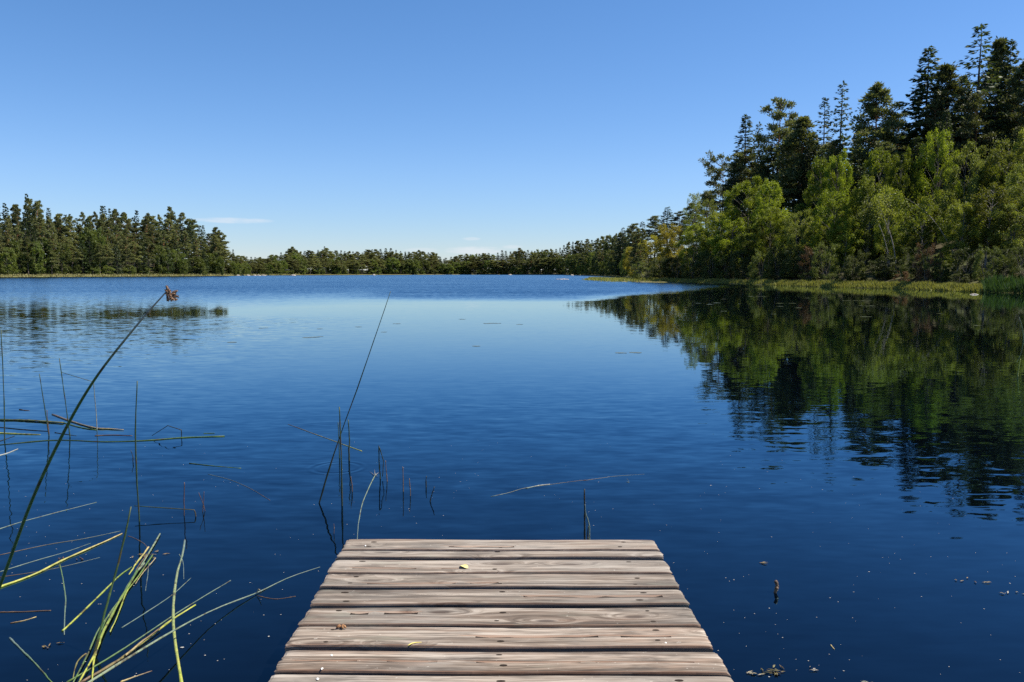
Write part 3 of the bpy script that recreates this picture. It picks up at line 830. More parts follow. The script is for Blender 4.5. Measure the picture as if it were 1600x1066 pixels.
# --- the low wood at the far end of the lake
FT = ([352, 362, 372, 395, 420, 440, 457, 470, 487, 507, 520, 560, 590, 610, 640, 665, 678, 690, 705, 720, 740, 760, 800, 812, 830, 850, 870, 885, 900, 920, 935, 952, 968, 985, 1000],
      [404, 393, 400, 402, 400, 394, 388, 393, 391, 387, 392, 393, 389, 389, 392, 393, 396, 402, 401, 398, 397, 396, 393, 390, 391, 389, 389, 380, 376, 374, 372, 367, 364, 360, 356])
for r in range(3):
    px = 352.0 + r * 3
    while px < 1000:
        px += trng.uniform(5.5, 9.0)
        g = float(np.interp(px, [p for p, _ in shore_px], [gnd(*s)[1] for s in shore_px]))
        top = np.interp(px, *FT)
        ty = 427 - (427 - top) * [.60, .86, .98][r] + trng.normal() * 1.2
        u = trng.random()
        kind = 'far_birch' if (r == 0 and u < .3) or u > .93 else ('far_spruce' if u < .3 + .08 * r else 'far_pine')
        half = {'far_birch': 10, 'far_spruce': 7, 'far_pine': 9.5}[kind] * trng.uniform(.8, 1.25)
        plant_px(kind, px, ty, g + [5, 18, 38][r] + trng.uniform(-2, 4), {'far_birch': 'small birch', 'far_spruce': 'small pointed spruce', 'far_pine': 'small pine'}[kind] + ' in the low wood closing the far end of the lake',
                 {'far_birch': 'birches', 'far_spruce': 'spruces', 'far_pine': 'pines'}[kind] + ' at the far end of the lake', half, int(trng.integers(3)))
for px, top in ((364, 390), (507, 385), (812, 388), (457, 386)):
    plant_px('far_spruce' if px in (364, 507) else 'far_pine', px, top, float(np.interp(px, [p for p, _ in shore_px], [gnd(*s)[1] for s in shore_px])) + 30,
             {364: 'lone little spruce where the far wood drops to the lake end', 507: 'needle thin spruce tip over the low wood', 812: 'taller pine group head over the low wood', 457: 'round headed pine standing out of the low wood'}[px], None, 5 if px in (364, 507) else 9)
for px, top in ((886, 404), (893, 398), (899, 402)):
    plant_px('far_birch', px, top, shoreY(px) + 5, 'rounded birch filling the corner where the inlet behind the spit begins', 'birches in the corner of the inlet', 9, 0)
for k in range(14):
    px = 905 + k * 5.5 + trng.uniform(-2, 2)
    plant_px('far_sallow', px, 412 - k * .7 + trng.uniform(-5, 5), 300 - k * 7, 'olive bush behind the tip of the grassy spit', 'bushes behind the grassy spit', 9, 0)
for k in range(30):
    px = 365 + k * 17.5 + trng.uniform(-6, 6); g = float(np.interp(px, [p for p, _ in shore_px], [gnd(*s)[1] for s in shore_px]))
    plant_px('far_sallow', px, 419 + trng.uniform(-4, 3), g + 4, 'tiny bush at the waterline of the far end', 'tiny bushes at the far waterline', 8, 0)

# --- shore grass and reeds
def grass_strip(name, label, px0, px1, n, smin, smax, hmin, hmax, wd, cols, seed, spit=False):
    rng = np.random.default_rng(seed)
    px = rng.uniform(px0, px1, n)
    Yg = np.interp(px, [p for p, _ in shore_px], [gnd(*s)[1] for s in shore_px])
    s = rng.uniform(smin, smax, n)
    xs = (px - 800) / F; dirn = norm(np.stack([xs, np.ones(n)], -1))
    R = Yg * np.sqrt(1 + xs * xs) + s
    if spit:
        i = rng.integers(0, len(SP) - 1, n); t = rng.random(n)[:, None]
        A = np.array(SP)[:, :2]; P2 = A[i] * (1 - t) + A[i + 1] * t
        wdt = np.array(SPW)[i] * .95
        P2 = P2 + rng.uniform(-1, 1, (n, 2)) * wdt[:, None]
    else: P2 = dirn * R[:, None]
    z = land(P2[:, 0], P2[:, 1])
    ok = z > -0.12
    P2, z = P2[ok], z[ok]; n = len(z)
    clump = .5 + .5 * vnoise(P2[:, 0], P2[:, 1], .9, seed)
    base = np.stack([P2[:, 0], P2[:, 1], np.maximum(z, -.02) - .03], -1)
    d = np.stack([rng.normal(0, .3, n), rng.normal(0, .3, n), np.ones(n)], -1)
    L = rng.uniform(hmin, hmax, n) * (.65 + .5 * np.clip(clump, 0, 1))
    mb = MB(); cards(mb, base, d, rdir(rng, n), L, wd * rng.uniform(.6, 1.4, n), 0, np.clip(rng.normal(.5, .3, n), 0, 1))
    m = leaf_mat(name + '_blades', *cols, trans=.3)
    tag(mb.obj(name, m), label, 'grass', kind='stuff')


GY = ((0.16, 0.175, 0.035), (0.27, 0.25, 0.07), (0.20, 0.20, 0.05))
grass_strip('shore_grass', 'yellow green sedge fringing the bank below the high wood', 985, 1545, 22000, -.5, 2.8, .15, .5, .07, GY, 3)
grass_strip('spit_grass', 'yellow green grass covering the low spit', 0, 1, 6500, 0, 1, .2, .5, .10, GY, 4, True)
grass_strip('reeds', 'tall fresh green reeds standing in the shallows at the end of the bank', 1538, 1720, 5200, -2.0, 2.5, .5, 1.2, .06, ((0.025, 0.055, 0.014), (0.05, 0.085, 0.02), (0.04, 0.065, 0.017)), 5)
grass_strip('beach_grass', 'pale dry grass along the narrow beach of the far wood', -150, 470, 9000, -1, 6, .3, .9, .3, ((0.15, 0.15, 0.06), (0.26, 0.22, 0.11), (0.18, 0.17, 0.07)), 6)
# ------------------------------------------------------------------ jetty
DZ = 0.335          # height of the deck over the water
def wood_mat(name='weathered_pine_boards', worn=0.0):
    m, N, out = new_mat(name)
    pos = N.n('NewGeometry').outputs['Position']
    pid = N.n('Attribute', attribute_name='v').outputs['Fac']
    off = N.n('CombineXYZ', i_0=N.math('MULTIPLY', pid, 57.3), i_1=N.math('MULTIPLY', pid, 131.7), i_2=N.math('MULTIPLY', pid, 17.0)).outputs[0]
    # the grain wraps over the board edges: the height of a point counts across the board
    zz = N.n('SeparateXYZ', i_0=pos).outputs[2]
    q = N.vmath('ADD', N.vmath('ADD', pos, off), N.n('CombineXYZ', i_1=zz))
    # growth rings bent round knots
    kv = N.n('TexVoronoi', feature='F1', voronoi_dimensions='2D'); N.set(kv.inputs['Vector'], N.vmath('MULTIPLY', q, (3.2, 12.0, 0.0))); kv.inputs['Scale'].default_value = 1.0
    kd = kv.outputs['Distance']
    keep = N.step(N.n('SeparateColor', i_0=kv.outputs['Color']).outputs[0], .55, .6)
    knot = N.math('MULTIPLY', N.step(kd, .15, .06), keep)
    halo = N.math('MULTIPLY', N.step(kd, .5, .05), keep)
    wob = N.math('SUBTRACT', N.noise(N.vmath('MULTIPLY', q, (2.2, 9.0, 1)), 1.0, 2), .5)
    yy = N.n('SeparateXYZ', i_0=q).outputs[1]
    u = N.math('ADD', N.math('MULTIPLY', yy, 32.0), N.math('ADD', N.math('MULTIPLY', wob, 2.2), N.math('MULTIPLY', halo, 2.0)))
    gv = N.n('CombineXYZ', i_0=N.math('MULTIPLY', N.n('SeparateXYZ', i_0=q).outputs[0], 0.9), i_1=N.math('MULTIPLY', u, 1.5), i_2=pid).outputs[0]
    grain = N.noise(gv, 1.0, 5, 0.62)
    fine = N.noise(N.vmath('MULTIPLY', q, (8.0, 190.0, 1)), 1.0, 3, .6)
    blot = N.noise(N.vmath('MULTIPLY', q, (2.0, 6.0, 1)), 1.0, 4, .6)
    col = N.ramp(grain, [(.34, (0.060, 0.043, 0.031)), (.44, (0.150, 0.112, 0.083)), (.53, (0.240, 0.190, 0.147)), (.64, (0.37, 0.312, 0.255))])
    col = N.mix(N.math('MULTIPLY', N.step(blot, .42, .66), .5), col, N.mix(pid, (0.255, 0.24, 0.215), (0.21, 0.19, 0.165)))
    red = N.noise(N.vmath('MULTIPLY', q, (3.1, 21.0, 1)), 1.0, 3, .6)
    col = N.mix(N.math('MULTIPLY', N.step(red, .5, .7), .42), col, (0.21, 0.125, 0.08))
    dk = N.noise(N.vmath('ADD', N.vmath('MULTIPLY', q, (2.4, 8.0, 1)), (9.1, 3.3, 0)), 1.0, 5, .65)
    col = N.mix(N.math('MULTIPLY', N.step(dk, .51, .66), .7), col, (0.05, 0.040, 0.032))
    col = N.mix(N.math('MULTIPLY', N.step(fine, .5, .64), .6), col, (0.045, 0.034, 0.026))
    col = N.mix(N.math('MULTIPLY', N.step(fine, .45, .30), .35), col, (0.40, 0.36, 0.31))
    col = N.mix(N.math('MULTIPLY', knot, .92), col, (0.06, 0.04, 0.03))
    sp_ = N.noise(N.vmath('MULTIPLY', q, (55.0, 75.0, 1)), 1.0, 2, .6)
    col = N.mix(N.math('MULTIPLY', N.step(sp_, .69, .76), .5), col, (0.5, 0.47, 0.41))
    if worn: col = N.mix(worn, col, N.ramp(grain, [(.3, (0.20, 0.10, 0.06)), (.7, (0.36, 0.235, 0.165))]))
    tone = N.math('MULTIPLY_ADD', N.math('FRACT', N.math('MULTIPLY', pid, 91.7)), .30, .72)
    col = N.mix(1.0, col, N.n('CombineColor', i_0=tone, i_1=tone, i_2=tone), 'MULTIPLY')
    alg = N.noise(N.vmath('ADD', N.vmath('MULTIPLY', q, (4.0, 16.0, 1)), (3.1, 7.7, 0)), 1.0, 4, .6)
    col = N.mix(N.math('MULTIPLY', N.step(alg, .55, .72), .35), col, (0.21, 0.215, 0.165))
    gy = N.math('FRACT', N.math('MULTIPLY', pid, 37.3))
    col = N.mix(N.math('MULTIPLY', gy, .28), col, N.mix(1.0, N.n('CombineColor', i_0=grain, i_1=grain, i_2=grain), (0.43, 0.39, 0.335), 'MULTIPLY'))
    # long drying cracks
    ck = N.noise(N.n('CombineXYZ', i_0=N.math('MULTIPLY', N.n('SeparateXYZ', i_0=q).outputs[0], 1.6), i_1=N.math('MULTIPLY', u, 5.0)).outputs[0], 1.0, 2, .5)
    crack = N.step(ck, .73, .75)
    col = N.mix(crack, col, (0.03, 0.022, 0.017))
    hgt = N.math('SUBTRACT', N.math('ADD', N.math('MULTIPLY', fine, .35), N.math('MULTIPLY', grain, .5)), N.math('MULTIPLY', crack, 1.0))
    b = N.n('Bump', i_Strength=0.55, i_Distance=0.003, i_Height=hgt)
    N.set(out.inputs[0], pbsdf(N, col, .78, .22, b.outputs[0]))
    return m


WOOD = wood_mat()
WORN = wood_mat('worn_board_edge', .6)
m_hole, N_, o_ = new_mat('nail_rust_crack_shade'); N_.set(o_.inputs[0], pbsdf(N_, (0.022, 0.016, 0.012), .8, .1))  # rust of the nail heads; also painted shade inside the board cracks
m_beam, N_, o_ = new_mat('dark_timber')
N_.set(o_.inputs[0], pbsdf(N_, N_.ramp(N_.noise(N_.vmath('MULTIPLY', N_.n('TexCoord').outputs['Object'], (20, 3, 20)), 1.0, 3), [(.35, (.07, .055, .045)), (.65, (.17, .135, .11))]), .85, .15))


def build_jetty():
    root = link('jetty', None); root.location = (0, 0, 0)
    tag(root, 'weathered wooden plank jetty running out into the dark water', 'jetty')
    rng = np.random.default_rng(9)
    # pixel corners of each board: (top left, bottom left, top right, bottom right) and how far its middle sags in the picture
    B = [((543, 841.5), (533.5, 859.2), (1021.5, 843), (1030.6, 859), 1.2), ((531.7, 860.6), (525, 871.8), (1032, 860.3), (1036.5, 871.0), 1.2),
         ((524, 873.6), (511.5, 895.0), (1038.5, 873.6), (1050, 894.6), 1.2), ((511, 896.3), (499.5, 917.0), (1051.2, 896.0), (1062, 917.2), 2.0),
         ((498, 919.5), (484.5, 944.5), (1063.5, 920), (1077, 943.2), 3.0), ((483.7, 947), (466.6, 975), (1078.7, 947.0), (1094.5, 977.0), 3.0),
         ((465.3, 978.3), (447.7, 1010), (1096, 980.3), (1113.5, 1012.5), 4.2), ((448.5, 1014), (428.2, 1048.6), (1120.5, 1016.5), (1140.5, 1051.8), 4.4),
         ((425.5, 1053.2), (401, 1094), (1140.5, 1055.2), (1164, 1096), 5.0)]
    mb = MB()
    rows = []
    for tl, bl, tr, br, sag in B:
        q = 1.15 + .004 * (tl[1] - 842)
        rows.append((gnd(tl[0], tl[1] + q, DZ), gnd(bl[0], bl[1] - q, DZ), gnd(tr[0], tr[1] + q, DZ), gnd(br[0], br[1] - q, DZ), sag / 60 * .028))
    wl, wr = rows[-1][1][0] - .012, rows[-1][3][0] + .012
    y = min(rows[-1][1][1], rows[-1][3][1]) - .008
    while y > -3.4:
        wd = .142 + rng.normal() * .002
        dl, dr = rng.normal(0, .01, 2)
        rows.append((np.array((wl + dl, y, DZ)), np.array((wl + dl, y - wd, DZ)), np.array((wr + dr, y, DZ)), np.array((wr + dr, y - wd, DZ)), .0))
        y -= wd + .008
    TH_ = .028
    nx = 150
    cracks = {7: [(.52, .02, .97, .016)], 6: [(.84, .0, .26, .012), (.46, .40, .93, .007)], 2: [(.70, .05, .40, .006)], 4: [(.40, .55, .95, .006)], 3: [(.62, .1, .5, .006)], 8: [(.35, .5, .8, .008)], 5: [(.22, .1, .3, .006)], 0: [(.6, .3, .55, .006)]}
    nails = []
    for k, (tl, bl, tr, br, sag) in enumerate(rows):
        pid = (k * .6180339 + .13) % 1.0
        u = np.linspace(0, 1, nx)
        bow = sag * 4 * u * (1 - u)
        cup = rng.normal(0, .0012); dz = rng.normal(0, .0016)
        e1 = np.convolve(rng.normal(0, .0012, nx + 30), np.ones(31) / 9, 'valid')[:nx]
        e2 = np.convolve(rng.normal(0, .0012, nx + 30), np.ones(31) / 9, 'valid')[:nx]
        far = tl[None] * (1 - u[:, None]) + tr[None] * u[:, None]; near = bl[None] * (1 - u[:, None]) + br[None] * u[:, None]
        far[:, 1] += -bow + e1 * .6; near[:, 1] += -bow + e2 * .8
        # section of the board: slightly rounded, worn edges
        sec = [(0, -.55), (0.0, -.006), (.008, -.0015), (.02, 0), (.2, 0), (.4, 0), (.6, 0), (.8, 0), (.975, 0), (.99, -.002), (1.0, -.007), (1.0, -.55)]
        sec = [(0, -TH_)] + [(a, b if b > -.5 else -TH_) for a, b in sec[1:-1]] + [(1, -TH_)]
        ck = cracks.get(k, [])
        for ac, u0, u1, cw in ck:
            cw *= .55
            sec += [(ac - cw, ('c', 0, ac, u0, u1)), (ac, ('c', 1, ac, u0, u1)), (ac + cw, ('c', 0, ac, u0, u1))]
        sec = [sec[0]] + sorted(sec[1:-1], key=lambda t: (t[0], -t[1] if not isinstance(t[1], tuple) else 0)) + [sec[-1]] if ck else sec
        V = []; crack_shade = []
        for a, b in sec:
            msk = np.zeros(nx)
            if isinstance(b, tuple):
                _, deep, ac, u0, u1 = b
                rough = np.interp(u, np.linspace(0, 1, 24), rng.normal(0, 1, 24)) if deep else 0
                wv = .018 * np.sin(u * 7 + k * 2.1) + .010 * np.sin(u * 23 + k)
                on = np.clip((u - u0) / .03, 0, 1) * np.clip((u1 - u) / .03, 0, 1)
                if deep: msk = on * np.clip(.8 + .5 * rough, 0, 1.2)
                a = (ac + (a - ac) * (.25 + .75 * on) + wv)[:, None]; b = -.006 * msk
            crack_shade.append(msk)
            p = far * (1 - a) + near * a
            aa = a[:, 0] if isinstance(a, np.ndarray) else a
            p[:, 2] = DZ + dz + b + cup * (1 - (2 * aa - 1) ** 2) * 2 + .0012 * np.sin(u * 9 + k)
            endr = np.minimum(u, 1 - u) * (tr[0] - tl[0])
            p[:, 2] -= np.where(np.asarray(b) > -.02, .004 * np.exp(-endr / .006), 0)
            p[0, 0] += rng.normal(0, .0022); p[-1, 0] += rng.normal(0, .0022)
            V.append(p)
        V = np.stack(V, 0)
        ns = len(sec)
        i = np.arange(ns)[:, None] * nx; j = np.arange(nx - 1)[None]; i2 = ((np.arange(ns) + 1) % ns)[:, None] * nx
        Q = np.stack([i + j, i2 + j, i2 + j + 1, i + j + 1], -1).reshape(-1, 4)
        Vf = V.reshape(-1, 3)
        c0, c1 = len(Vf), len(Vf) + 1
        Vf = np.concatenate([Vf, [V[:, 0].mean(0)], [V[:, -1].mean(0)]])
        r = np.arange(ns); rn = (r + 1) % ns
        T = np.concatenate([np.stack([np.full(ns, c0), rn * nx, r * nx], -1), np.stack([np.full(ns, c1), r * nx + nx - 1, rn * nx + nx - 1], -1)])
        mat_ = np.zeros((ns, nx - 1), int)
        for si in range(ns):
            a_ = sec[si][0]
            if a_ >= .97 and si < ns - 1: mat_[si] = 2
            if isinstance(sec[si][1], tuple) and sec[si][1][1] == 1:
                dk_ = crack_shade[si][:-1] > .35
                mat_[si][dk_] = 1; mat_[si - 1][dk_] = 1  # crack walls painted dark for the shade that sun along the boards leaves out
        mat_[ns - 1] = 0
        for mm in (0, 1, 2):
            sel = (mat_ == mm).ravel()
            if mm == 0: mb.add(Vf, Q[sel], T, 0, pid, False); base_ = mb.n - len(Vf)
            elif sel.any(): mb.q.append(Q[sel] + base_); mb.qm.append(np.full(sel.sum(), mm)); mb.qs.append(np.full(sel.sum(), False)); mb.qa.append(np.full(sel.sum(), pid))
        for fx in (.085, .5, .885):
            for fy in (.22, .78):
                if rng.random() < .25: continue
                uu = fx + rng.normal(0, .006); vv = fy + rng.normal(0, .04)
                p = (tl * (1 - uu) + tr * uu) * (1 - vv) + (bl * (1 - uu) + br * uu) * vv
                p[1] -= sag * 4 * uu * (1 - uu); p[2] = DZ + dz + cup * (1 - (2 * vv - 1) ** 2) * 2 + .0012 * math.sin(uu * 9 + k)
                nails.append(p)
    # nail heads sunk a little, with the stained wood round them
    for p in nails:
        th = np.linspace(0, 2 * PI, 9)[:-1]
        ring = np.stack([np.cos(th) * .0075 * (1 + .5 * rng.random()), np.sin(th) * .0044, np.full(8, .0006)], -1) * rng.uniform(.8, 1.25) + p
        ring[:, 2] = p[2] + .0007
        low_ = (ring - p) * np.array((1.1, 1.1, 0)) + p - np.array((0, 0, .002))
        V = np.concatenate([ring, low_, [p + np.array((0, 0, .0009))]])
        jn = np.arange(8)
        mb.add(V, np.stack([jn + 8, (jn + 1) % 8 + 8, (jn + 1) % 8, jn], -1), np.stack([np.full(8, 16), jn, (jn + 1) % 8], -1), 1, .5, False)
    mb.obj('decking', [WOOD, m_hole, WORN], root)
    y0, y1 = rows[0][0][1] - .03, -3.4
    x0, x1 = rows[0][0][0], rows[0][2][0]

    def box(mb_, a, b):
        V = np.array([(x, y_, z) for x in (a[0], b[0]) for y_ in (a[1], b[1]) for z in (a[2], b[2])])
        mb_.add(V, [(0, 1, 3, 2), (4, 6, 7, 5), (0, 4, 5, 1), (2, 3, 7, 6), (0, 2, 6, 4), (1, 5, 7, 3)])
    for xx in (x0 + .10, (x0 + x1) / 2, x1 - .15):
        q = MB(); box(q, (xx - .024, y1, DZ - TH_ - .150), (xx + .024, y0, DZ - TH_ - .003)); q.obj('beam', m_beam, root)
    for xx in (x0 + .17, x1 - .22):
        for yy in (y0 - .35, .9, -1.1):
            q = MB(); tube(q, [(xx, yy, -1.6), (xx, yy, DZ - TH_ - .005)], .055, 12); q.obj('post', m_beam, root)
    for yy in (y0 - .44, .81, -1.19):
        q = MB(); box(q, (x0 + .06, yy - .03, DZ - .30), (x1 - .1, yy + .03, DZ - TH_ - .154)); q.obj('cross_beam', m_beam, root)


build_jetty()


def flat_mat(name, c1, c2=None, rough=.6, scale=60, trans=0.0):
    m, N, out = new_mat(name)
    f = N.noise(N.n('TexCoord').outputs['Object'], scale, 3)
    p = pbsdf(N, N.ramp(f, [(.35, c1), (.65, c2 or c1)]), rough, .25)
    if trans:
        t = N.n('BsdfTranslucent', i_0=tuple(c1) + (1,))
        N.set(out.inputs[0], N.n('MixShader', i_0=trans, i_1=p, i_2=t))
    else: N.set(out.inputs[0], p)
    return m


# small things lying on the boards
def leaf_on_deck():
    c = gnd(725, 886, DZ + .004)
    mb = MB(); n = 14
    th = np.linspace(0, 2 * PI, n, endpoint=False)
    V = np.stack([np.cos(th) * .012, np.sin(th) * .019, .003 + .003 * np.cos(2 * th)], -1)
    V = np.concatenate([V, [(0, 0, .001)]])
    j = np.arange(n); mb.add(V, None, np.stack([np.full(n, n), j, (j + 1) % n], -1), 0, .5, True)
    o = mb.obj('fallen_leaf', flat_mat('yellow_leaf', (.55, .47, .16), (.66, .58, .25)))
    o.location = c; o.rotation_euler = (0, 0, .8); tag(o, 'small pale yellow leaf lying on the third board of the jetty', 'leaf')
    # brown bud scale
    c = gnd(533, 982, DZ + .004); mb = MB()
    rng = np.random.default_rng(4)
    for k in range(5):
        a = rng.uniform(0, 6); P = np.array([(0, 0, .003), (.008 * math.cos(a), .008 * math.sin(a), .009), (.015 * math.cos(a), .015 * math.sin(a), .004)]) + rng.normal(0, .003, 3) * np.array((1, 1, 0))
        tube(mb, smooth_path(P, 6), np.array([.001, .003, .004, .004, .003, .0008]), 6)
    o = mb.obj('bud_scale', flat_mat('dry_brown_bud', (.14, .06, .025), (.30, .16, .07)))
    o.location = c; tag(o, 'crumpled brown bud lying at the edge of a board', 'dead leaf')
    # curved straw
    a, b, c2 = gnd(637, 1009, DZ + .005), gnd(645, 1005, DZ + .006), gnd(659, 1003.5, DZ + .004)
    mb = MB(); tube(mb, smooth_path([p - a for p in (a, b, c2)], 8), [.0008, .0016, .002, .002, .002, .0016, .0012, .0006], 6)
    o = mb.obj('straw', flat_mat('yellow_straw', (.52, .42, .10), (.62, .50, .16))); o.location = a
    tag(o, 'short curved yellow straw lying on a board of the jetty', 'straw')
    rng = np.random.default_rng(12)
    for k, (px, py) in enumerate(((503, 1045), (518, 1024), (496, 1061), (571, 829 + 24), (1040, 1005))):
        c = gnd(px, py, DZ + .003); mb = MB(); n = 11; th = np.linspace(0, 2 * PI, n, endpoint=False)
        r = .0038 * rng.uniform(.6, 1.2, n)
        V = np.concatenate([np.stack([np.cos(th) * r, np.sin(th) * r * 1.3, np.zeros(n)], -1), np.stack([np.cos(th) * r * .6, np.sin(th) * r * .8, np.full(n, .002)], -1), [(0, 0, .0025)]])
        j = np.arange(n); jn = (j + 1) % n
        mb.add(V, np.stack([j, jn, n + jn, n + j], -1), np.stack([np.full(n, 2 * n), n + j, n + jn], -1), 0, .5, True)
        o = mb.obj('bird_dropping', flat_mat('chalky_white', (.62, .6, .56), (.72, .7, .66)) if k == 0 else bpy.data.materials['chalky_white']); o.location = c
        tag(o, 'small white bird dropping dried on the jetty boards', 'dropping', 'bird droppings on the jetty')


leaf_on_deck()
# ------------------------------------------------------------------ reeds and floating stems
C_BULRUSH = ((.03, .07, .02), (.06, .11, .03))
C_DARK = ((0.015, 0.031, 0.012), (0.031, 0.051, 0.020))
C_GREEN = ((0.041, 0.087, 0.020), (0.081, 0.133, 0.035))
C_PALE = ((0.105, 0.143, 0.084), (0.169, 0.194, 0.126))
C_YEL = ((0.177, 0.218, 0.024), (0.326, 0.313, 0.061))
C_STRAW = ((0.229, 0.174, 0.066), (0.338, 0.272, 0.130))
C_BROWN = ((0.061, 0.037, 0.024), (0.122, 0.078, 0.048))
C_RED = ((0.051, 0.027, 0.024), (0.088, 0.051, 0.041))
C_WHITE = ((0.238, 0.228, 0.190), (0.333, 0.319, 0.276))
C_BLACK = ((0.008, 0.011, 0.007), (0.020, 0.020, 0.014))
C_CYAN = ((0.068, 0.102, 0.085), (0.116, 0.149, 0.129))
C_OLIVE = ((0.075, 0.088, 0.020), (0.163, 0.150, 0.048))
RM = {}


def reed_mat(lo, hi, length_scale=3.0):
    """Stem colour running from lo at the foot to hi at the tip, with blotches."""
    key = (lo, hi)
    if key in RM: return RM[key]
    m, N, out = new_mat('reed_stem')
    v = N.n('Attribute', attribute_name='v').outputs['Fac']
    f = N.noise(N.n('TexCoord').outputs['Object'], 28.0, 4, .65)
    a = N.ramp(f, [(.33, lo[0]), (.67, lo[1])]); b = N.ramp(f, [(.33, hi[0]), (.67, hi[1])])
    col = N.mix(v, a, b)
    pos = N.n('NewGeometry').outputs['Position']
    f2 = N.noise(pos, 16.0, 3, .6); f3 = N.noise(pos, 60.0, 3, .65)
    col = N.mix(N.math('MULTIPLY', N.step(f2, .54, .66), .75), col, (0.045, 0.026, 0.014))
    col = N.mix(N.math('MULTIPLY', N.step(f3, .56, .66), .6), col, N.mix(1.0, col, (1.8, 1.7, 1.3), 'MULTIPLY'))
    N.set(out.inputs[0], pbsdf(N, col, .5, .3))
    RM[key] = m
    return m


RW = .0060


def stem_mesh(P, r, lo, hi, taper=.5, n=18, split=None):
    P = smooth_path(P, n) if len(P) > 2 and split is None else np.asarray(P)
    if split is not None:                     # a kinked stem keeps its corners
        Q = []
        for a, b in zip(P[:-1], P[1:]): Q.append(a + (b - a) * np.linspace(0, 1, 6, endpoint=False)[:, None])
        P = np.concatenate(Q + [P[-1:]])
    if len(P) == 2: P = P[0] + (P[1] - P[0]) * np.linspace(0, 1, n)[:, None]
    mb = MB(); n = len(P); o = P[0].copy()
    rad = np.linspace(r, r * taper, n)
    jr = np.random.default_rng(int(abs(P[0][0]) * 9973 + abs(P[-1][1]) * 7919) % 99991)
    rad = rad * (1 + .14 * jr.normal(size=n).clip(-1.6, 1.6))
    P = P + np.cumsum(jr.normal(size=(n, 3)), 0) * r * .16 * np.array((1, 1, .3))
    th = 7
    # one ring after another, so that the colour can follow the stem
    tube(mb, P - o, rad, th)
    at_ = np.repeat(np.linspace(0, 1, n - 1), th)
    mb.qa[0] = at_
    return mb, o


def reed(pts, r, label, lo=C_DARK, hi=None, cat='reed', taper=.55, kink=None, name='reed_stem', dY=0.0, under=.35, group=None):
    """A stem standing in the water: pts from its foot (at the waterline) to its tip, as (x, y) seen in the photograph."""
    foot = gnd(*pts[0]); Y = foot[1]
    P = [foot]
    n = len(pts) - 1
    for i, p in enumerate(pts[1:]): P.append(at(p[0], p[1], Y + dY * (i + 1) / n))
    P = np.array(P)
    d = P[1] - P[0]; d = d / np.linalg.norm(d)
    P = np.concatenate([[P[0] - d * under], P])
    mb, o = stem_mesh(P, r, lo, hi or lo, taper, split=kink)
    ob = mb.obj(name, reed_mat(lo, hi or lo)); ob.location = o
    return tag(ob, label, cat, group)


def floating(pts, r, label, lo=C_YEL, hi=None, z=.0, name='floating_stem', taper=.6, cat='reed stem', kink=None, flat=None, group=None):
    r = r * .84
    P = [gnd(p[0], p[1], max(z if len(p) < 3 else p[2], 0.0) + r * .35) for p in pts]
    mb, o = stem_mesh(np.array(P), r, lo, hi or lo, taper, split=kink)
    ob = mb.obj(name, reed_mat(lo, hi or lo)); ob.location = o
    return tag(ob, label, cat, group)


# ---- the big bulrush crossing the view, with its brown flower head
def bulrush():
    px = [(-38, 1000, 2.95), (0, 915, 2.92), (50, 782, 2.86), (100, 675, 2.80), (150, 590, 2.74), (215, 507, 2.66), (258, 458, 2.60)]
    P = np.array([at(*p) for p in px])
    d = P[1] - P[0]; k = (P[0][2] + .5) / -d[2] if d[2] < 0 else 0
    foot = P[0] - d / d[2] * (P[0][2] + .45)
    P = np.concatenate([[foot], P])
    root = link('bulrush', None); root.location = (foot[0], foot[1], 0)
    o0 = np.array((foot[0], foot[1], 0))
    tag(root, 'tall leaning bulrush with a brown flower head, largest stem of all', 'bulrush')
    Q = smooth_path(P, 48)
    mb = MB(); tube(mb, Q - o0, np.interp(np.linspace(0, 1, 48), [0, .55, 1], [.0068, .0054, .0022]), 9)
    mb.qa[0] = np.repeat(np.clip((np.linspace(0, 1, 47) - .72) / .2, 0, 1), 9)
    mb.obj('stem', reed_mat(C_BULRUSH, C_WHITE), root)
    tip = P[-1]
    rng = np.random.default_rng(2)
    m = flat_mat('brown_spikelets', (.085, .045, .025), (.24, .15, .095), .8, 220)
    S_ = [(262, 452), (261, 456), (262, 461), (266, 462), (270, 460), (272.5, 457), (271, 463), (266.5, 466), (262, 466.5), (274, 463), (273, 467), (269, 467), (265, 457.5)]
    for k, (qx, qy) in enumerate(S_):
        c = at(qx, qy, 2.60 + rng.normal() * .008) - o0
        a = norm(np.array((qx - 262, 0, (462 - qy))) + rng.normal(0, 2, 3))
        mb = MB(); L = rng.uniform(.0085, .0125)
        u = np.linspace(-1, 1, 8)
        tube(mb, c + a * (u * L)[:, None], np.maximum(np.sqrt(1 - u * u * .98) * .0037 * rng.uniform(.85, 1.15), .0004), 8)
        n = 26; dd = rdir(rng, n); b = c + a * (dd @ a)[:, None] * L * .85 + (dd - a * (dd @ a)[:, None]) * .0038
        cards(mb, b, dd + a * .9, rdir(rng, n), .005, .0022)
        mb.obj('flower_head', m, root)
        mb = MB(); tube(mb, smooth_path([tip - o0, (tip - o0 + c) / 2 + np.array((0, 0, .004)), c], 5), .0007, 4); mb.obj('flower_stalk', m, root)


bulrush()

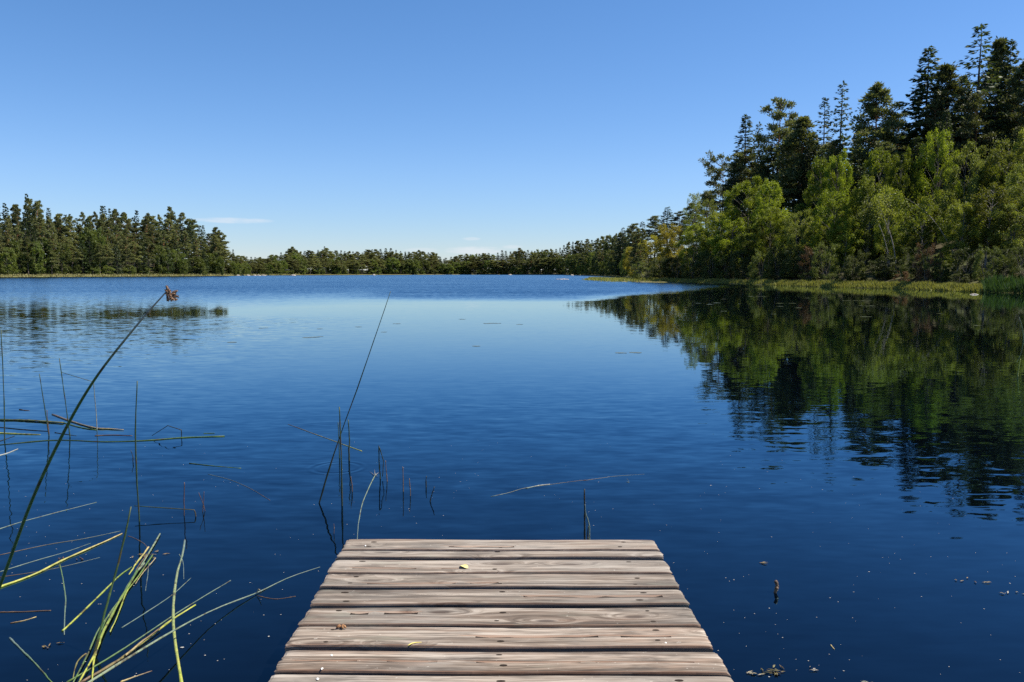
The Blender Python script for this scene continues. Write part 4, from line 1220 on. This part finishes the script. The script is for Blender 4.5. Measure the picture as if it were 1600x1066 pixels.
# ---- stems standing in the water on the open side
reed([(7, 690), (6, 610), (3, 515)], .0056, 'upright dark reed cut by the frame edge, beside the big bulrush')
reed([(76, 681), (70, 640), (61, 584)], .0056, 'dark reed with a withered hook on its tip, rising through the floating green blades')
reed([(63, 585.5), (66, 586.5), (69, 588)], .004, 'withered scrap hanging on the tip of a dark reed', C_BROWN, under=0, name='withered_tip') if False else None
reed([(109, 683), (102, 635), (91, 560)], .0056, 'dark reed that a bent pale stem leans against')
reed([(152, 671), (151, 640), (147, 597), (97, 582)], .0046, 'pale broken reed bent sideways like a gallows', C_WHITE, C_DARK, kink=True)
reed([(77, 677), (75, 660), (73.5, 641)], .0046, 'short reddish reed stub next to the hooked dark reed', C_RED)
reed([(217, 815), (213, 730), (211, 665), (213, 596)], .0054, 'tall thin straight reed standing alone between the bulrush and the bent loop', C_DARK)
reed([(284, 684.5), (284, 672), (263, 665), (238, 681)], .0046, 'dark reed bent double into a loop that touches the water', C_BLACK, C_BLACK, kink=True, under=.2)
reed([(207, 722), (207, 714), (204, 704)], .0038, 'tiny dark stub beside the tall thin straight reed', C_BLACK)
reed([(306, 807), (304, 797), (210, 791)], .0042, 'green reed folded flat, pointing back at the tall thin reed', C_RED, C_DARK, kink=True, under=.2)
reed([(287.5, 806), (288, 780), (288.5, 754)], .0038, 'straight reddish stub standing by the folded green reed', C_RED)
reed([(320, 799), (316, 786), (310, 770)], .0030, 'reddish stub leaning across its straight twin', C_RED)
reed([(317, 800), (318.5, 784), (319, 768)], .0030, 'straight reddish twin of the leaning stub', C_RED)
reed([(146, 1024), (165, 950), (182, 885), (203, 792)], .0056, 'dark green reed slanting up out of the floating bundle', C_GREEN, C_DARK, dY=.15)
# ---- stems standing off the end of the jetty
reed([(499, 786), (512, 741), (535, 671), (560, 602), (585, 531), (611, 455)], .0060, 'long thin reed leaning far over in front of the jetty', C_BLACK, C_DARK, taper=.3)
reed([(535, 790), (533, 715), (531, 636)], .0066, 'stout dark upright reed crossed by the long leaning one', C_BLACK, C_DARK)
reed([(530.5, 716), (530, 690), (529, 660)], .0052, 'slender reed close behind the stout dark one', C_DARK)
reed([(546, 720), (545.5, 690), (544, 656)], .0070, 'thick dark reed by the ripple ring', C_BLACK, C_DARK)
reed([(550.5, 768), (550, 756), (549.5, 745)], .0048, 'brown stub below the thick reed by the ripple ring', C_BROWN)
reed([(594.5, 748), (593, 722), (592, 696), (600, 720), (599, 744)], .0050, 'dark reed snapped over into a narrow tent shape', C_DARK, C_BLACK, kink=True, under=.25)
reed([(606, 753), (605, 738), (604, 720)], .0040, 'thin brown stub beside the snapped reed', C_BROWN)
reed([(629.5, 768), (629, 748), (628, 729)], .0042, 'brown stub, taller of the pair in the gap past the snapped reed', C_BROWN)
reed([(641, 775), (641, 762), (640, 748)], .0042, 'brown stub, shorter of the pair in the gap past the snapped reed', C_BROWN)
reed([(666, 762), (666, 753), (667, 744)], .0046, 'dark stub standing next to the tilted stub', C_BLACK)
reed([(672, 784), (674, 774), (678, 761)], .0046, 'tilted dark stub, last of the row off the jetty', C_BLACK)
reed([(521.5, 834), (522, 828), (522, 819)], .0028, 'faint brown stub close to the jetty corner', C_BROWN)
reed([(912, 846), (912.5, 805), (912.8, 764)], .0068, 'black upright reed touching the end of the jetty', C_BLACK)
reed([(922, 850), (921, 820), (917, 804), (915, 788)], .0040, 'pale limp reed hanging beside the black upright one', C_PALE, C_CYAN, taper=.5)
reed([(919.5, 852), (919, 838), (919, 822)], .0046, 'short black stub hidden between the pale limp reed and the black one', C_BLACK)
reed([(1209, 926), (1211, 917), (1208.5, 909)], .0085, 'short broken brown stick poking out of open water', C_BROWN, cat='stick', name='stick', taper=.8, under=.2)
reed([(1600, 532), (1598, 512), (1593.5, 496)], .012, 'light green blade at the frame edge over the dark reflections', C_GREEN, C_PALE, taper=.3)
reed([(1591, 588), (1592, 574), (1594, 561)], .010, 'yellowish blade lower down at the frame edge over the dark reflections', C_OLIVE, C_YEL, taper=.4)

# ---- stems floating on the water
floating([(-14, 922), (52, 899), (102, 874), (150, 853), (191, 834)], .0064, 'thick yellow stem with a brown patch, floating from the frame edge', C_YEL, C_STRAW)
floating([(-8, 829), (35, 815), (95, 799), (150, 785)], .0036, 'thin blue green stem floating across the bulrush', C_CYAN)
floating([(-8, 869), (70, 852), (130, 842), (188, 830)], .0022, 'faint hair thin stem floating above the thick yellow one', C_BROWN, C_CYAN)
floating([(-8, 896), (60, 875), (105, 862), (142, 849)], .0026, 'pale thread lying along the thick yellow stem', C_CYAN)
floating([(-8, 903), (60, 893), (105, 884), (156, 871)], .0020, 'dull thread under the thick yellow stem', C_BROWN, C_CYAN)
floating([(92.6, 882), (98, 905), (101, 935), (99.5, 965), (99, 992)], .0040, 'green stem forming the short arm of a floating V', C_GREEN, C_CYAN)
floating([(97, 986), (130, 955), (172, 914), (190, 898), (206, 886)], .0048, 'green stem forming the long arm of a floating V', C_YEL, C_GREEN)
floating([(232, 855), (222, 868), (211, 882), (201, 897)], .0058, 'short fat yellow stem at the head of the floating bundle', C_STRAW, C_YEL)
floating([(250, 834), (226, 874), (199, 914), (188, 938), (156, 979), (137, 1022), (113, 1068)], .0046, 'green stem in the middle of the floating bundle', C_PALE, C_GREEN, z=.006)
floating([(238, 868), (217, 901), (200, 925), (187, 958), (173, 988)], .0048, 'yellow green stem ending halfway along the floating bundle', C_GREEN, C_YEL, z=.004)
floating([(214, 892), (188, 938), (161, 989), (150, 1016), (119, 1070)], .0064, 'brightest yellow green stem along the floating bundle', C_GREEN, C_YEL, z=.009)
floating([(226, 880), (205, 905), (192, 929), (170, 958), (158, 984)], .0040, 'pale green blade beside the brightest stem of the bundle', C_PALE, C_GREEN, z=.008)
floating([(230, 866), (214, 889), (200, 917), (190, 936)], .0034, 'brown blade tangled in the head of the bundle', C_BROWN, C_OLIVE, z=.008)
floating([(243, 872), (226, 892), (212, 912)], .0024, 'thin straw sticking out of the head of the bundle', C_STRAW, z=.006)
floating([(200, 838), (208, 840), (224, 848), (232, 856)], .0024, 'short brown twig crossing above the head of the bundle', C_BROWN)
floating([(128, 1040), (134, 1022), (119, 1036), (113, 1062)], .0040, 'broken brown piece at the foot of the bundle', C_BROWN, C_OLIVE)
floating([(150, 1018), (146, 1040), (143, 1068)], .0050, 'yellow stump at the foot of the bundle', C_YEL, z=.008)
floating([(105, 1066), (172, 1027), (220, 996), (266, 965), (315, 934), (360, 907)], .0036, 'thin green stem floating beside the mottled yellow one', C_GREEN, C_CYAN)
floating([(124, 1068), (188, 1030), (223, 1005), (268, 970), (307, 945)], .0064, 'mottled yellow and brown stem floating towards the jetty', C_BROWN, C_YEL, taper=.75)
floating([(196, 1024), (223, 1002), (250, 982)], .0050, 'peeling straw coloured sheath on the mottled stem', C_STRAW, C_BROWN, z=.007)
floating([(500, 886, 0), (450, 903, 0), (402, 926, .004), (335, 952, .03), (268, 987, .068), (193, 1032, .105), (120, 1078, .14)], .0018, 'long pale green stem arching above the water with its dark mirror line', C_CYAN, C_PALE, taper=2.8)
floating([(402, 926, .01), (404, 921, .022), (407, 925, .03)], .0028, 'frayed node on the long arching stem', C_STRAW, z=.02)
floating([(402, 931), (430, 936), (462, 932)], .0020, 'brown shred floating at the node of the arching stem', C_BROWN)
floating([(190, 981), (230, 956), (268, 930), (298, 903)], .0026, 'grey thread of stem floating across the upright pale one', C_CYAN)
floating([(288.5, 844), (284.5, 866), (274, 901), (268, 954), (270, 995), (275, 1030), (281, 1070)], .0056, 'long green stem, yellow at its near end, lying straight towards the camera', C_CYAN, C_YEL, taper=1.25)
floating([(15, 997), (38, 1019), (60, 1042), (84, 1069)], .0042, 'green stem slanting alone in the lower corner', C_CYAN, C_GREEN)
floating([(-6, 957), (40, 956), (80, 954)], .0034, 'brown blade floating level by the frame edge', C_BROWN)
floating([(16, 974), (36, 970), (56, 964)], .0030, 'short brown straw under the level brown blade', C_BROWN, C_STRAW)
floating([(188, 1066), (212, 1057), (235, 1049)], .0036, 'straw coloured piece floating below the arching stem', C_STRAW, C_BROWN)
floating([(233, 880), (231, 900), (228, 923)], .0022, 'thin green shoot hanging under the head of the bundle', C_CYAN)
floating([(280, 866), (286, 880), (287, 905)], .0022, 'thin pale shoot beside the long green stem', C_CYAN)
floating([(-8, 656), (40, 657.5), (97, 661.5)], .0120, 'broad green blade floating flat from the frame edge', C_DARK, C_OLIVE, taper=.7)
floating([(81, 647.5), (110, 658), (147, 668.5), (170, 670), (194, 671.5)], .0120, 'olive blade with orange tip floating under the bulrush', C_BROWN, C_STRAW, taper=.35)
floating([(100, 661), (125, 668), (150, 672)], .0075, 'green blade lying along the olive one', C_GREEN)
floating([(-8, 676.5), (30, 678), (62, 679)], .0085, 'yellow green blade floating in line with the dark reeds', C_YEL, C_OLIVE)
floating([(-8, 667), (40, 671.5), (76, 674)], .0050, 'dark blade floating just above the yellow green one', C_BLACK)
floating([(86, 676), (105, 679), (119, 681)], .0050, 'dark scrap of blade between two standing reeds', C_BLACK)
floating([(148, 681), (175, 680), (206, 681)], .0056, 'brown blade floating at the foot of the bent pale reed', C_BROWN, C_RED)
floating([(-8, 696), (84, 688), (160, 690.5), (228, 688.5), (286, 684), (350, 682)], .0048, 'long thin green blade floating past the bent loop', C_DARK, C_GREEN, taper=1.2)
floating([(318, 677.5), (336, 677)], .0036, 'tiny green blade tip above the long thin one', C_GREEN)
floating([(296, 724), (335, 728), (377, 731.5)], .0050, 'dark green blade floating alone in mid water', C_DARK, C_GREEN)
floating([(325, 741), (360, 750), (394, 765), (422, 782)], .0022, 'dim grey stem drifting towards the leaning reed', C_CYAN, C_BROWN)
floating([(-8, 692), (10, 686), (24, 681)], .0050, 'black blade floating at the frame edge', C_BLACK)
floating([(-8, 714), (12, 708), (27, 702)], .0050, 'whitish dry blade floating at the frame edge', C_WHITE)
floating([(31, 640), (38, 641), (46, 641.5)], .0085, 'dark blade tip floating above the broad green blade', C_BLACK, C_BROWN, taper=.3)
floating([(98, 583), (106, 580), (115, 579)], .0040, 'green scrap floating behind the dark reed', C_GREEN) if False else None
floating([(450, 663), (485, 676), (518, 688), (545, 698), (565, 705)], .0034, 'thin orange and green stem floating behind the stout dark reed', C_BROWN, C_YEL, taper=1.1)
floating([(587, 741), (576.6, 761), (565.6, 788), (559.5, 819), (557, 848)], .0040, 'curved whitish stem with a frayed tip floating by the jetty corner', C_PALE, C_CYAN)
for k, (a, b) in enumerate((((584, 742), (578, 737)), ((586, 742), (585, 733)), ((587, 742), (592, 738)), ((586, 743), (590, 744)))):
    floating([a, ((a[0] + b[0]) / 2, (a[1] + b[1]) / 2), b], 0.0028, 'pale frayed shred at the tip of the curved whitish stem', C_WHITE, C_BROWN, z=.004, taper=.3, group='shreds at the tip of the curved whitish stem')
floating([(767, 776), (795, 770), (821, 762.5), (857, 757.5), (890, 753), (915, 750)], .0022, 'whitish dry stem floating in open water off the jetty', C_CYAN, C_BROWN, taper=.6)
floating([(822, 763), (840, 759), (858, 757)], .0044, 'peeled pale sheath on the whitish dry stem', C_CYAN, C_WHITE)
floating([(912, 751), (940, 747), (962, 744), (1007, 741)], .0018, 'brownish tail end of the whitish dry stem', C_BROWN, C_CYAN)
floating([(979, 753), (983, 754), (980, 748)], .0022, 'crumpled scrap floating near the whitish dry stem', C_CYAN)
floating([(1298, 1008), (1302, 1012), (1305, 1015)], .0030, 'single straw floating in the open dark water', C_STRAW)

# ---- clumps of drifting plant scraps
def scraps(c, n, spread, label, cols, seed):
    rng = np.random.default_rng(seed)
    o = gnd(*c); mb = MB()
    for k in range(n):
        a = rng.uniform(0, 2 * PI); p = np.array((rng.normal() * spread[0], rng.normal() * spread[1], .003)); L = rng.uniform(.012, .04)
        d = np.array((math.cos(a), math.sin(a) * .7, 0)); e = np.array((0, 0, rng.uniform(0, .01)))
        tube(mb, smooth_path([p, p + d * L * .5 + e * .4, p + d * L], 5), [.0006, .0012, .0013, .0010, .0004], 5)
        cards(mb, np.array([p]), np.array([d + (0, 0, .08)]), np.array([(-d[1], d[0], rng.normal() * .3)]), L * .8, .007, 0, rng.random())
    ob = mb.obj('plant_scraps', reed_mat(*cols)); ob.location = o
    tag(ob, label, 'debris')


scraps((1207, 1050), 16, (.035, .012), 'leafy brown and green scrap drifting beside the jetty', (C_BROWN, C_OLIVE), 1)
scraps((1180, 1055), 5, (.02, .008), 'pale scrap drifting close to the jetty edge', (C_WHITE, C_STRAW), 2)
scraps((1527, 910), 6, (.03, .012), 'dull brown scrap drifting in the open dark water', (C_BROWN, C_STRAW), 3)
scraps((1592, 929), 7, (.03, .012), 'pale straw scrap drifting at the frame edge', (C_STRAW, C_WHITE), 4)
scraps((78, 1010), 6, (.015, .012), 'brown star shaped scrap floating by the frame corner', (C_BROWN, C_STRAW), 5)
scraps((236, 866), 16, (.03, .025), 'tangle of dry roots at the head of the floating bundle', (C_STRAW, C_BROWN), 6)
scraps((1272, 1045), 4, (.012, .012), 'tiny pale scrap drifting off the jetty', (C_WHITE, C_BROWN), 7)
scraps((112, 874), 8, (.04, .01), 'brown sheath scraps caught on the thick yellow stem', (C_BROWN, C_RED), 8)
scraps((1187, 879), 3, (.015, .01), 'small straw scrap drifting beyond the broken stick', (C_STRAW, C_BROWN), 9)
scraps((1355, 1066), 4, (.02, .01), 'pale scrap drifting at the lower frame edge', (C_WHITE, C_PALE), 10)

# ---- lily pads and rocks
M_PAD = flat_mat('lily_pad_green', (.05, .065, .025), (.10, .10, .045), .25, 6)


def pad_mesh():
    mb = MB(); n = 18; th = np.linspace(.25, 2 * PI - .25, n)
    r = np.array([.35, .75, 1.0])
    V = [(0, 0, .004)]
    for k in r: V += [(k * math.cos(t), k * math.sin(t), .004 + .02 * (k > .9) * (1 + math.sin(3 * t)) * .4) for t in th]
    T = [(0, 1 + j, 2 + j) for j in range(n - 1)]
    Q = [(1 + a * n + j, 1 + (a + 1) * n + j, 2 + (a + 1) * n + j, 2 + a * n + j) for a in range(2) for j in range(n - 1)]
    mb.add(V, Q, T, 0, .5, True)
    return mb.mesh('lily_pad', [M_PAD])


PAD = pad_mesh()
prng = np.random.default_rng(31)
pads = [(480, 527.5), (487, 527.2), (494, 526.8), (501, 526), (762, 505.5), (769, 505.2), (777, 505.3), (812, 507), (409, 513), (415, 512.6), (362, 535), (722, 499), (968, 551.5), (973, 551.6), (990, 551), (995, 551.2),
        (500, 514), (560, 511), (620, 506), (744, 541), (600, 519)]
for sx_, sy_ in ((35, 105), (90, 110), (122, 103), (155, 85), (157, 143), (230, 108), (285, 72), (320, 72), (335, 72), (350, 72), (425, 105), (430, 120), (487, 105), (515, 127), (745, 92), (790, 92), (810, 92), (830, 93), (850, 93), (815, 117),
                 (855, 118), (870, 117), (830, 170), (842, 170), (856, 170), (1193, 154), (1375, 212), (398, 157), (290, 45), (560, 80), (620, 88), (480, 50), (700, 60)):
    pads.append((1080 + sx_ / 3.077, 440 + sy_ / 3.077))
for px, py in pads:
    g = gnd(px, py); r = prng.uniform(.07, .13) * (g[1] / 30 + .25)
    o = link('lily_pad', PAD); o.location = (g[0], g[1], .002); o.scale = (r, r, min(r, 1)); o.rotation_euler = (0, 0, prng.uniform(0, 6.28))
    tag(o, 'small lily pad lying flat on the open lake' if px < 1040 else 'small lily pad shining on the dark reflection of the wood', 'lily pad', 'lily pads on the open lake' if px < 1040 else 'lily pads on the dark reflection')

M_ROCK = flat_mat('pale_granite', (.22, .19, .165), (.36, .32, .28), .8, 4)


def rock(px, py, half, label, group=None, seed=1, flat=.35):
    g = gnd(px, py); r = half / F * g[1]
    rng = np.random.default_rng(seed)
    mb = MB(); nu, nv = 14, 8
    V = []
    for i in range(nv):
        ph = i / (nv - 1) * PI * .62
        for j in range(nu):
            t = j * 2 * PI / nu
            k = 1 + .18 * math.sin(2 * t + seed) * math.sin(ph) + .12 * math.sin(5 * t + 2 * seed + ph * 3) + .06 * rng.normal()
            V.append((math.sin(ph) * math.cos(t) * r * k, math.sin(ph) * math.sin(t) * r * .75 * k, (math.cos(ph) - .12) * r * flat * 2 * (.8 + .2 * k)))
    Q = [(i * nu + j, (i + 1) * nu + j, (i + 1) * nu + (j + 1) % nu, i * nu + (j + 1) % nu) for i in range(nv - 1) for j in range(nu)]
    mb.add(V, Q, None, 0, .5, False)
    o = mb.obj('rock', M_ROCK); o.location = (g[0], g[1], -.02)
    tag(o, label, 'rock', group)


rock(1522, 460.5, 5.5, 'pale rounded rock lying in the water off the reed bed', seed=2, flat=.22)
for k, (px, hw) in enumerate(((871, 3.0), (876, 4.0), (881, 4.5), (886, 3.5))):
    rock(px, 436.6 + .2 * (k % 2), hw, 'pale rock of a low skerry in the open lake off the spit', 'rocks of the low skerry', 3 + k, .16)
rock(458, 431.0, 4.5, 'pale rock before the low wood at the far end', seed=9, flat=.25)
rock(584, 430.4, 3.0, 'white rock standing alone at the far waterline', seed=10, flat=.4)
rock(797, 430.0, 3.5, 'pinkish rock at the far waterline past the skerry', seed=11, flat=.25)
rock(894, 430.6, 3.0, 'little rock at the mouth of the inlet behind the spit', seed=12, flat=.3)
rock(906, 431.0, 2.2, 'smallest rock at the mouth of the inlet behind the spit', seed=13, flat=.3)
for k, px in enumerate((412, 404, 398, 372, 388)):
    rock(px, 431.0, 3.2, 'pale stone of the little beach beyond the far wood', 'stones of the little beach', 20 + k, .3)

# the pale wet stone that shows under the near corner of the jetty
rock(408, 1074, 17, 'pale stone just showing beside the near corner of the jetty', seed=33, flat=.3)

# ---- specks of pollen and foam drifting on the surface
def specks():
    rng = np.random.default_rng(8); mb = MB(); n = 1000
    px = rng.uniform(-60, 1660, n); py = 1066 - 380 * rng.random(n) ** 1.15
    py[:200] = rng.uniform(1066, 1200, 200)
    keep = vnoise(px, py, .011, 3.0) + rng.normal(0, .5, n) > -.1
    for a, b in zip(px[keep], py[keep]):
        g = gnd(a, b, .0015); k = 6; th = np.linspace(0, 2 * PI, k, endpoint=False)
        r = rng.uniform(.0009, .0026) * (1 + (rng.random() < .06) * 1.3)
        V = np.stack([np.cos(th) * r * rng.uniform(.7, 1.6), np.sin(th) * r, np.zeros(k)], -1) * rng.uniform(.7, 1.2, (k, 1)) + g
        V = np.concatenate([V, [g + np.array((0, 0, .0008))]])
        j = np.arange(k); mb.add(V, None, np.stack([np.full(k, k), j, (j + 1) % k], -1))
    tag(mb.obj('floating_pollen', flat_mat('pollen_specks', (.22, .22, .2), (.36, .35, .32), .9, 30)), 'pale specks of pollen and foam drifting on the water', 'pollen', kind='stuff')


specks()
